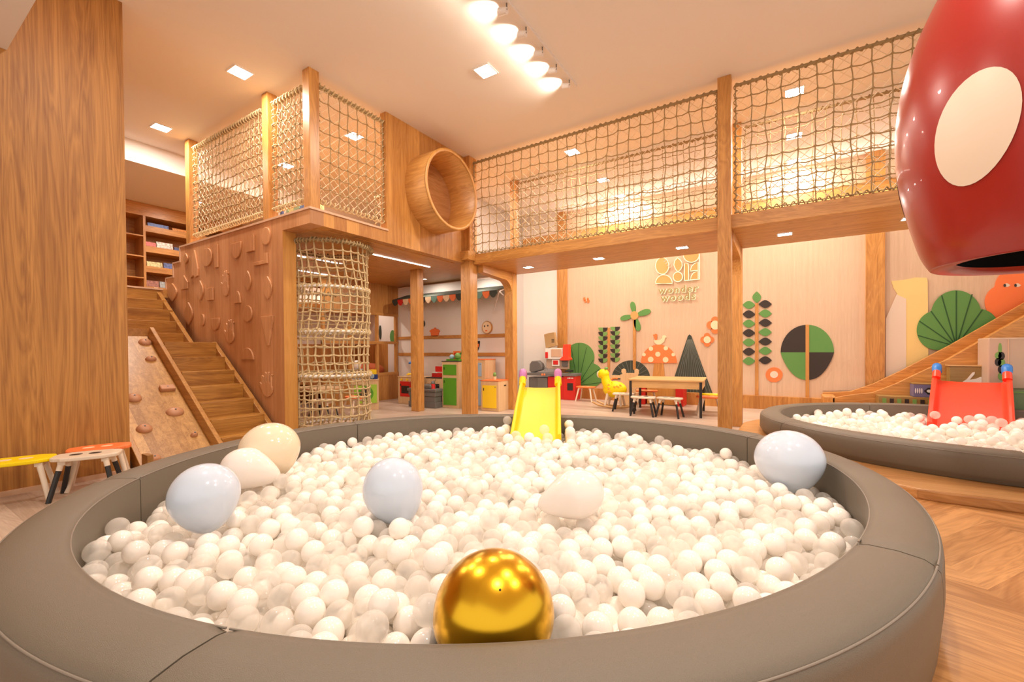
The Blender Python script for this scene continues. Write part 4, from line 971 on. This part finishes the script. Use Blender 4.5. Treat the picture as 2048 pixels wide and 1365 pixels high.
# bear-backed bench, amber play bench, giraffe
t = thing('bear_bench', 'birch play bench with a bear-head side board behind the low table', 'bench')
K_ = lambda x, y, yy: (lambda p: (p.x, p.z))(at(1180+x/7.314, 720+y/7.314, 'y', yy))
pts = [K_(x, y, 7.65) for x, y in ((445, 470), (445, 215), (475, 210), (458, 180), (460, 145), (490, 128), (520, 145), (525, 195), (650, 195), (648, 150), (680, 130), (710, 150), (712, 200), (695, 235), (740, 240), (740, 370), (670, 430), (660, 500), (445, 500))]
MB().prism(pts, XZ(7.65), 0, .02).build('side_board', M['birch'], t, bevel=.003)
a = K_(300, 225, 7.66); b_ = K_(445, 270, 7.66); MB().box(a[0], b_[0], 7.655, 7.675, b_[1], a[1]).build('cross_bar', M['birch'], t)
a = K_(450, 490, 7.66); MB().box(a[0], a[0]+.3, 7.67, 7.9, 0, a[1]+.02).build('seat_box', M['birch'], t)
t = thing('play_bench', 'amber play bench with red end frames behind the low table', 'bench')
a = K_(835, 370, 7.85); b_ = K_(1250, 690, 7.85); MB().box(a[0], b_[0], 7.85, 8.1, max(b_[1], .01), a[1]).build('panel', M['amber'], t)
for x0, x1 in ((735, 800), (1250, 1365)):
    a = K_(x0, 375, 7.8); b_ = K_(x1, 700, 7.8); MB().box(a[0], b_[0], 7.8, 8.1, 0.0, a[1]).build('end_frame', M['red'], t, bevel=.006)
t = thing('rocking_giraffe', 'yellow plastic rocking giraffe with orange spots on a wooden rocker', 'rocking toy', (-2.48, 7.1, 0))
f = MB(); f.sphere((0, 0, .315), .19, 24, 14, (1.1, .6, .74)); f.tube([(-.1, 0, .36), (-.16, 0, .46), (-.17, 0, .54)], [.1, .075, .07], 16); f.build('body', M['yel'], t)
f = MB(); f.sphere((-.2, 0, .57), .10, 20, 12, (1, .8, .9)); hd = f.build('head', M['yel'], t); MB().sphere((-.275, 0, .565), .055, 18, 10, (.8, .85, 1.1)).build('muzzle', M['cream_w'], hd)
for s in (-1, 1):
    MB().sphere((-.15, s*.03, .67), .022, 12, 8).build('horn', M['green2'], hd); MB().sphere((-.235, s*.062, .59), .012, 10, 8).build('eye', M['black'], hd)
    MB().tube([(-.05, s*.02, .5), (-.02, s*.1, .5), (0, s*.13, .49)], .012, 8).build('handle', M['orange'], t)
    f = MB(); f.tube([(-.36, s*.1, .09), (-.25, s*.1, .045), (0, s*.1, .02), (.25, s*.1, .045), (.36, s*.1, .09)], .018, 8); f.build('rocker', M['pine'], t)
    for q in (-.1, .1): MB().cyl((q, s*.06, .25), (q*1.4, s*.1, .04), .025, .02, 10).build('leg', M['cream_w'], t)
for k in range(9):
    a = random.Random(k); u = a.uniform(-.13, .13); zz = a.uniform(-.05, .08); yy = -.114*math.sqrt(max(0, 1-(u/.209)**2-(zz/.14)**2)); MB().sphere((u, yy, .315+zz), .024, 12, 8, (1, .25, 1)).build('spot', M['ochre'], t)

# ------------------------------------------------------------------ toy kitchen against the white panel
t = thing('toy_kitchen', 'red, white and grey plastic toy kitchen with hood and barbecue lid', 'toy kitchen', (-3.92, 7.75, 0), R(2))
L_ = lambda x, y, yy=7.75: (lambda p: (p.x+3.92, p.z))(at(1040+x/7.583, 650+y/7.583, 'y', yy))
def kb(x0, y0, x1, y1, ya, yb, name, m_, par=t, bev=.006):
    a = L_(x0, y0); b_ = L_(x1, y1); return MB().box(a[0], b_[0], ya, yb, max(b_[1], 0.0), a[1]).build(name, M[m_], par, bevel=bev)
dn = kb(655, 775, 835, 1180, 0, .3, 'oven_cabinet', 'red'); kb(715, 885, 800, 1000, -.008, .0, 'oven_window', 'brown', dn)
for k in range(4): a = L_(728+k*23, 812); MB().sphere((a[0], -.006, a[1]), .014, 12, 8).build('knob', M['white'], dn)
kb(415, 785, 655, 1180, .02, .3, 'lower_cabinet', 'red'); kb(130, 795, 270, 1180, .03, .28, 'barbecue_cabinet', 'grey'); kb(270, 800, 415, 1180, .0, .28, 'sink_cabinet', 'grey')
kb(125, 725, 845, 785, -.03, .3, 'worktop', 'grey')
for x in (350, 385): a = L_(x, 755); MB().sphere((a[0], -.035, a[1]), .022, 12, 8, (1, .5, 1)).build('burner_knob', M['orange'], t)
kb(335, 355, 600, 525, .15, .28, 'shelf_back', 'white'); kb(425, 370, 580, 490, .14, .16, 'shelf_niche', 'trim'); kb(335, 525, 670, 680, .2, .27, 'back_panel', 'beige'); kb(430, 530, 545, 635, .17, .2, 'clock_panel', 'white')
kb(450, 545, 525, 610, .16, .171, 'picture', 'red'); kb(575, 550, 665, 640, .17, .2, 'tile_panel', 'grey'); kb(340, 415, 380, 510, .13, .15, 'oven_mitt', 'red')
f = MB(); q = [L_(x, y) for x, y in ((620, 300), (700, 295), (700, 490), (722, 520), (715, 545), (570, 545), (575, 515), (615, 480))]; f.prism(q, lambda u, v, d: (u, d, v), .1, .24); f.build('cooker_hood', M['sred'], t, bevel=.006)
f = MB(); q = [L_(x, y) for x, y in ((115, 600), (145, 550), (240, 545), (290, 590), (305, 640), (300, 690), (150, 735), (110, 700))]; f.prism(q, lambda u, v, d: (u, d, v), .1, .24); f.build('barbecue_lid', M['grey'], t, bevel=.02)
a = L_(355, 690); MB().tube([(a[0]-.02, .12, a[1]-.03), (a[0]-.02, .12, a[1]+.03), (a[0]+.005, .12, a[1]+.05), (a[0]+.03, .12, a[1]+.03), (a[0]+.03, .12, a[1])], .007, 8).build('tap', M['grey'], t)
kb(500, 690, 545, 720, .08, .14, 'kettle', 'black'); kb(660, 690, 750, 722, .05, .2, 'hob', 'black')
a = L_(470, 325); t = thing('paper_bag', 'creased kraft paper bag leaning on top of the toy kitchen', 'bag', (-3.92+a[0]-.02, 7.75+.21, 0))
q = [(L_(x, y)[0]-a[0]+.02, L_(x, y)[1]) for x, y in ((303, 145), (380, 120), (455, 110), (495, 312), (330, 362))]
MB().prism(q, lambda u, v, d: (u, d, v), -.04, .04).build('bag', M['kraft'], t, bevel=.004)
f = MB(); c = (L_(440, 240)[0]-a[0]+.02, L_(440, 240)[1])
for k in range(3): f.box(c[0]-.03, c[0]+.03, -.0425, -.04, c[1]-.035+k*.026, c[1]-.035+k*.026+.014)
f.build('printed_marks', M['brown'], t)

# ------------------------------------------------------------------ play kitchen corner under the tower
for z, k in ((1.254, 1), (.92, 2)): sbox('trim_%d' % (k+3), (-6.86, -4.03, 6.325, 6.35, z-.03, z+.03), 'wx')
KY = 6.345
def KW(px, py): p = at(px, py, 'y', KY); return (p.x, p.z)
Q_ = lambda x, y: KW(740+x/4.2656, 540+y/4.2656)
def kdeco(name, lab): return thing(name, lab, 'wall decoration')
t = kdeco('painted_pot', 'orange cooking pot cut-out on the kitchen corner wall')
MB().prism([Q_(*q) for q in ((510, 525), (530, 508), (552, 502), (552, 494), (560, 494), (562, 502), (585, 508), (600, 525), (590, 532), (582, 568), (528, 568), (522, 532))], XZ(KY), -.02, 0).build('pot', M['orange'], t)
t = kdeco('wall_clock', 'oval clock cut-out with a simple face and wooden rim')
MB().prism([Q_(*q) for q in ell(1003, 492, 43, 54, 32)], XZ(KY), -.022, 0).build('rim', M['amber'], t); MB().prism([Q_(*q) for q in ell(1003, 492, 37, 48, 32)], XZ(KY), -.027, -.02).build('face', M['cream'], t)
f = MB()
for x, y, rx, ry in ((985, 482, 5, 8), (1013, 478, 5, 8)): f.prism([Q_(*q) for q in ell(x, y, rx, ry, 14)], XZ(KY), -.031, -.026)
f.build('eye', M['dgreen'], t); MB().prism([Q_(*q) for q in ell(999, 520, 9, 6, 14)], XZ(KY), -.031, -.026).build('mouth', M['orange'], t)
t = kdeco('painted_bowl', 'black and orange bowl cut-out between the wall rails')
MB().prism([Q_(*q) for q in ell(905, 608, 34, 92, 24, 0, PI)], XZ(KY), -.02, 0).build('bowl', M['black'], t); MB().prism([Q_(*q) for q in ((880, 632), (937, 632), (932, 662), (882, 662))], XZ(KY), -.024, -.019).build('band', M['orange'], t)
t = kdeco('painted_leaf', 'small dark leaf cut-out left of the orange pot'); MB().prism([Q_(*q) for q in ell(455, 460, 15, 28, 20)], XZ(KY), -.02, 0).build('leaf', M['dgreen'], t)
# awning
t = thing('awning', 'scalloped kitchen awning in teal, orange and red on a white bracket', 'awning', (0, 0, 0))
AX0, AX1, AY = -6.6, -4.1, 5.95
cols = ['dgreen', 'red', 'cream', 'orange', 'dgreen', 'black', 'cream', 'teal', 'orange', 'cream', 'orange', 'dgreen', 'teal', 'cream', 'teal', 'orange', 'dgreen']
nS = len(cols); ws = (AX1-AX0)/nS
for k, c_ in enumerate(cols):
    x0 = AX0+k*ws; pts = [(x0, 1.99)]+[(x0+ws*i/8, 1.95-.075*math.sin(PI*i/8)) for i in range(9)]+[(x0+ws, 1.99)]
    MB().prism(pts, XZ(AY), -.01, .01).build('scallop', M[c_], t)
f = MB(); f.add([(AX0, AY, 1.99), (AX1, AY, 1.99), (AX1, KY-.005, 2.12), (AX0, KY-.005, 2.12), (AX0, AY, 2.0), (AX1, AY, 2.0), (AX1, KY-.005, 2.13), (AX0, KY-.005, 2.13)], [(0, 1, 2, 3), (4, 7, 6, 5), (0, 4, 5, 1), (2, 6, 7, 3), (1, 5, 6, 2), (0, 3, 7, 4)]); f.build('canopy', M['dgreen'], t)
MB().tube([(AX1+.05, AY, 1.97), (AX1+.05, KY-.01, 2.1), (AX1+.05, KY-.01, 1.8), (AX1+.05, AY, 1.97)], .01, 8).build('wall_bracket', M['whitem'], t)
MB().tube([(AX1+.05, AY, 1.97), (AX1-.35, KY-.01, 1.65)], .008, 8).build('strut', M['whitem'], t)
# cabinets
def cab(name, label, cat, x, y, rz, w_, dp, h, doors, body='birch', top=None):
    t = thing(name, label, cat, (x, y, 0), rz)
    MB().box(0, w_, 0, dp, .0, h).build('body', M[body], t, bevel=.003)
    if top: MB().box(-.006, w_+.006, -.01, dp, h, h+.012).build('top', M[top], t)
    for (x0, x1, z0, z1, m_) in doors:
        d = MB().box(x0, x1, -.012, 0, z0, z1).build('door', M[m_], t, bevel=.002)
        MB().box(x0+.02, x0+.032, -.018, -.012, z1-.09, z1-.045).build('handle', M['black'], d)
        MB().box(x1-.03, x1-.005, -.015, -.012, z1-.03, z1-.02).build('hinge', M['grey'], d)
    return t
c = cab('toy_cupboard', 'birch toy cupboard with a yellow door and orange top beside the rear post', 'toy cupboard', -4.28, 5.73, R(3), .34, .40, .49, [(.035, .30, .05, .42, 'kyel')], top='orange')
MB().box(.3405, .343, .17, .24, .40, .42).build('grip_slot', M['brown'], c)
c = cab('toy_fridge', 'birch toy fridge with grass green doors', 'toy fridge', -5.10, 5.70, R(3), .36, .36, .80, [(.03, .31, .05, .52, 'kgreen'), (.03, .31, .57, .75, 'kgreen')], top='dgreen')
c = cab('toy_fridge', 'birch toy fridge with powder blue doors behind the tower post', 'toy fridge', -4.66, 5.90, R(3), .33, .34, .83, [(.02, .26, .05, .5, 'kblue'), (.02, .26, .55, .78, 'kblue')], top='orange')
c = cab('toy_oven', 'birch toy oven with a red door behind the grey storage box', 'toy oven', -6.22, 5.72, R(2), .62, .36, .50, [(.06, .33, .14, .42, 'red')], top='birch')
for k in range(2): MB().cyl((.10+k*.14, -.02, .455), (.10+k*.14, 0, .455), .018, n=14).build('knob', M['kyel'], c)
MB().box(.10, .30, -.016, -.011, .20, .34).build('oven_window', M['brown'], c)
MB().tube([(.15, .33, .51), (.15, .33, .75), (.17, .25, .78)], .008, 8).build('lamp_arm', M['white'], c)
MB().lathe([(.02, .06), (.07, .04), (.085, 0), (.08, 0)], (.17, .22, .74), 20).build('lamp_hood', M['blue'], c)
c = cab('toy_stove', 'birch toy stove with black side behind the grey box, left of the green fridge', 'toy stove', -5.52, 5.75, R(2), .37, .34, .50, [(.03, .3, .08, .4, 'brown')], top='black')
t = thing('storage_box', 'grey plastic storage box with stepped sides in front of the red toy oven', 'storage box', (-5.72, 5.50, 0), R(2))
f = MB(); f.box(0, .62, 0, .2, 0, .10); f.box(.015, .605, .01, .19, .10, .20); f.box(0, .62, 0, .2, .20, .28); f.build('body', M['grey'], t, bevel=.006); MB().box(-.02, .64, -.015, .22, .28, .33).build('lid', M['grey'], t, bevel=.01)
MB().box(.3, .5, .02, .18, .33, .40).build('lid_hump', M['grey'], t, bevel=.02)
c = cab('toy_washing_machine', 'birch toy washing machine with a lime front and round black door', 'toy washing machine', -6.11, 4.62, R(50), .42, .3, .50, [], top='birch')
MB().box(.03, .39, -.014, 0, .12, .43).build('front_panel', M['lime'], c); MB().cyl((.21, -.02, .28), (.21, -.013, .28), .125, n=32).build('ring', M['kgreen'], c); MB().cyl((.21, -.026, .28), (.21, -.018, .28), .085, n=32).build('drum_door', M['black'], c)
def tv(name, label, loc, parts):
    t = thing(name, label, 'toy', loc)
    for nm, m_, fn in parts: f = MB(); fn(f); f.build(nm, M[m_], t)
tv('toy_train', 'yellow and blue toy standing on the toy washing machine', (-6.01, 4.97, .513), [('body', 'navy', lambda f: f.box(-.07, .07, -.04, .04, 0, .08)), ('roof', 'kyel', lambda f: f.box(-.09, .03, -.045, .045, .08, .16)), ('wheel', 'kblue', lambda f: f.cyl((.04, -.06, .05), (.04, -.045, .05), .04))])
tv('toy_robot', 'pale blue and white toy figure seen through the rope tube', (-6.17, 4.78, .513), [('body', 'kblue', lambda f: f.box(-.09, .09, -.04, .04, 0, .18)), ('head', 'white', lambda f: f.sphere((.0, -.02, .25), .075)), ('chest', 'white', lambda f: f.box(-.03, .03, -.05, -.04, .04, .14))])
tv('toy_vegetable_basket', 'green and blue toy vegetables on top of the green fridge', (-4.93, 5.88, .813), [('tray', 'kgreen', lambda f: f.box(-.15, .13, -.09, .09, 0, .03)), ('cabbage', 'green2', lambda f: f.sphere((.04, 0, .08), .06)), ('ball', 'kblue', lambda f: f.sphere((-.08, -.02, .065), .045)), ('leek', 'green', lambda f: f.tube([(.05, .02, .08), (.1, .03, .14), (.13, .0, .16)], .02))])
tv('toy_crate', 'small red patterned toy box behind the toy vegetables', (-5.0, 6.02, .813), [('box', 'orange', lambda f: f.box(-.08, .08, -.04, .04, 0, .17)), ('pattern', 'red', lambda f: f.box(-.06, .06, -.043, -.04, .03, .14))])
tv('toy_plant', 'small green toy cactus in a cream pot on the yellow cupboard', (-4.14, 5.93, .503), [('pot', 'cream', lambda f: f.cyl((0, 0, 0), (0, 0, .05), .025, .03)), ('cactus', 'green2', lambda f: f.sphere((0, 0, .08), .03, 14, 8, (1, 1, 1.4)))])
tv('toy_fruit', 'heap of yellow toy bananas on the red toy oven', (-6.02, 5.85, .513), [('banana', 'kyel', lambda f: [f.tube([(x-.05, y, .02), (x, y+.01, .045), (x+.05, y, .03)], [.008, .018, .008], 8) for x, y in ((-.06, 0), (.02, -.04), (.07, .02), (0, .05))])])
tv('toy_till', 'red toy cash till with a white tray on the toy stove', (-5.38, 5.92, .513), [('body', 'red', lambda f: f.box(-.12, .12, -.05, .05, 0, .07)), ('screen', 'red', lambda f: f.box(-.1, .1, .02, .05, .09, .19)), ('tray', 'white', lambda f: f.box(-.1, .0, -.06, -.02, .07, .09))])
tv('toy_mixer', 'red toy coffee grinder standing on the grey storage box', (-5.22, 5.6, .33), [('body', 'red', lambda f: f.cyl((0, 0, 0), (0, 0, .09), .04, .03)), ('lid', 'grey', lambda f: f.sphere((0, 0, .1), .035)), ('crank', 'grey', lambda f: f.tube([(0, 0, .13), (.06, 0, .14), (.06, 0, .17)], .006, 6))])
# reading booth left of the kitchen wall (its frame faces the pit)
t = thing('reading_booth', 'oak reading booth with a four-pane open window frame', 'play house', (0, 0, 0))
BX = -6.88
MB().box(BX-.05, BX, 4.6, 6.35, 0, .52).build('lower_panel', M['wzpy'], t); MB().box(BX-.05, BX, 4.6, 6.35, 1.75, 2.325).build('upper_panel', M['wzpy'], t)
for y in (4.6, 5.15, 5.78, 6.27): MB().box(BX-.045, BX+.005, y, y+.055, .52, 1.75).build('mullion', M['wz'], t)
for z in (.50, 1.13, 1.70): MB().box(BX-.045, BX+.012, 4.6, 6.34, z, z+.055).build('frame_rail', M['wy'], t)
MB().box(-8.3, -8.2, 4.5, 6.6, 0, 1.14).build('inner_wainscot', M['wzpy'], t); MB().box(-8.3, -8.2, 4.5, 6.6, 1.14, 2.3).build('inner_wall', M['wall'], t)
MB().box(-8.3, BX-.05, 6.36, 6.45, 0, 1.14).build('inner_end_panel', M['wzp'], t); MB().box(-8.3, BX-.05, 6.36, 6.45, 1.14, 2.3).build('inner_end_wall', M['wall'], t); MB().box(-8.2, BX-.06, 4.62, 6.35, .38, .46).build('booth_seat', M['wy'], t)
for px_, py_, rx_, rz_, m_, nm_ in ((761, 665, .035, .15, 'dgreen', 'leaf_print'), (786, 674, .08, .14, 'green', 'cactus_print')):
    p = at(px_, py_, 'y', 6.36); MB().prism(ell(p.x, p.z, rx_, rz_, 18), XZ(6.36), -.015, 0).build(nm_, M[m_], t)
o = MB().sphere((-7.35, 5.95, .60), .34, 24, 14, (.9, 1, .42)).build('bean_bag', M['rust']); tag(o, 'rust orange bean bag on the seat of the reading booth', 'bean bag')
for k, (x, y, lab) in enumerate(((-6.3, 4.1, 'small birch play table seen through the rope tube'),)):
    t = thing('play_table', lab, 'table', (x, y, 0)); MB().box(-.35, .35, -.25, .25, .40, .43).build('tabletop', M['birch'], t, bevel=.004)
    for a in (-.32, .29):
        for b in (-.22, .19): MB().box(a, a+.03, b, b+.03, 0, .40).build('leg', M['birch'], t)
stool('cream stool with black legs standing behind the rope tube', (-5.75, 3.85, 0), R(20), M['cream_w'], M['black'])
stool('orange stool with cream legs behind the rope tube, beside the birch table', (-5.7, 4.35, 0), R(-10), M['orange'], M['cream_w'])

# ------------------------------------------------------------------ bookcase on the upper floor
t = thing('bookcase', 'tall built-in oak bookcase on the upper floor above the stairs', 'bookcase', (0, 0, 0))
XB = -9.42
f = MB(); f.box(-9.84, -9.82, 1.5, 6.6, 1.9, 3.56); f.build('back', M['wy'], t)
MB().box(-9.82, XB, 1.5, 6.6, 3.36, 3.575).build('header', M['wy'], t)
for y in (1.5, 2.2, 2.92, 4.4, 5.2, 6.57): MB().box(-9.82, XB, y, y+.035, 1.9, 3.36).build('upright', M['wz'], t)
for z in (3.0, 2.645, 2.275, 1.92): MB().box(-9.82, XB, 2.235, 2.92, z, z+.02).build('shelf', M['wy'], t)
for z in (3.10, 2.745, 2.395, 2.04):
    MB().box(-9.82, XB, 2.955, 4.4, z-.0, z+.015).build('shelf', M['wy'], t); MB().box(XB-.015, XB, 2.955, 4.4, z+.015, z+.105).build('shelf_lip', M['wy'], t)
for z in (3.0, 2.6, 2.2): MB().box(-9.82, XB, 4.435, 6.57, z, z+.02).build('shelf', M['wy'], t)
cp = [plain('cover_%d' % i, c_, .45, var=.5, bscale=28) for i, c_ in enumerate(((.12, .2, .5), (.75, .3, .08), (.7, .12, .1), (.75, .66, .6), (.06, .08, .2), (.72, .62, .3), (.1, .14, .34), (.3, .42, .25), (.35, .14, .1), (.35, .4, .42), (.12, .1, .12)))]
nm = ['blue', 'orange', 'red', 'white', 'navy', 'yellow', 'dark blue', 'green', 'brown', 'grey', 'black']
rows = {3.115: ((3.0, .30, .155, 0), (3.36, .28, .14, 1)), 2.76: ((2.97, .14, .17, 2), (3.12, .24, .20, 3), (3.38, .24, .15, 4)), 2.41: ((2.98, .22, .18, 5), (3.22, .30, .19, 6), (3.54, .2, .17, 7)), 2.055: ((2.97, .18, .2, 8), (3.16, .12, .2, 9), (3.3, .16, .18, 10))}
rn = {3.115: 'top', 2.76: 'second', 2.41: 'third', 2.055: 'lowest'}
for z, bl in rows.items():
    for (y, wd, h, ci) in bl:
        o = MB().obox((0, 0, h/2), .018, wd, h, Matrix.Rotation(R(-8), 3, 'Y')).build('picture_book', cp[ci], loc=(XB-.05, y+wd/2, z+.002)); tag(o, '%s picture book facing out on the %s display shelf' % (nm[ci], rn[z]), 'book', 'picture books in the bookcase')
for k in range(9):
    c_ = ((.6, .05, .04), (.65, .12, .03), (.7, .3, .05), (.05, .25, .1), (.04, .18, .12), (.5, .05, .05), (.1, .1, .1), (.06, .2, .3), (.5, .2, .1))[k]
    o = MB().box(XB-.24, XB-.03, 2.42, 2.60, 0, .034).build('book', plain('spine_%d' % k, c_, .5), loc=(0, 0, 2.297+k*.0355)); tag(o, ('stacked book in the left bookcase bay, %s' % ('red lowest', 'red-orange second from below', 'amber third from below', 'green fourth from below', 'dark green in the middle', 'red fourth from the top', 'black third from the top', 'teal second from the top', 'brown topmost')[k]), 'book', 'books stacked in the left bookcase bay')
o = MB().box(XB-.2, XB-.05, 2.45, 2.6, 3.022, 3.13).build('small_box', M['white']); tag(o, 'small white box on the left shelf of the bookcase', 'box')
# low shelf with books just inside the tower
t = thing('low_bookshelf', 'low oak bookshelf on the tower deck behind the rope net', 'shelf', (0, 0, 0))
MB().box(-6.8, -5.2, 3.45, 3.75, 2.43, 2.84).build('body', M['wx'], t)
for k, (x, wd, h, c_) in enumerate(((-6.2, .05, .15, 3), (-6.14, .04, .17, 4), (-6.05, .05, .16, 3), (-5.98, .03, .17, 7), (-5.92, .1, .16, 5), (-5.8, .12, .18, 7), (-5.66, .1, .15, 0), (-5.54, .08, .17, 3), (-5.44, .09, .15, 5))):
    o = MB().box(0, wd, 0, .16, 0, h).build('book', cp[c_], loc=(x, 3.47, 2.842)); tag(o, ('%s book on the low tower bookshelf, %s' % (nm[c_], ('at its stair end', 'second from its stair end', 'third from its stair end', 'between a white and a yellow one', 'left of the large green one', 'the widest one', 'right of the widest one', 'second from its right end', 'at its right end')[k])), 'book', 'books on the low tower shelf')
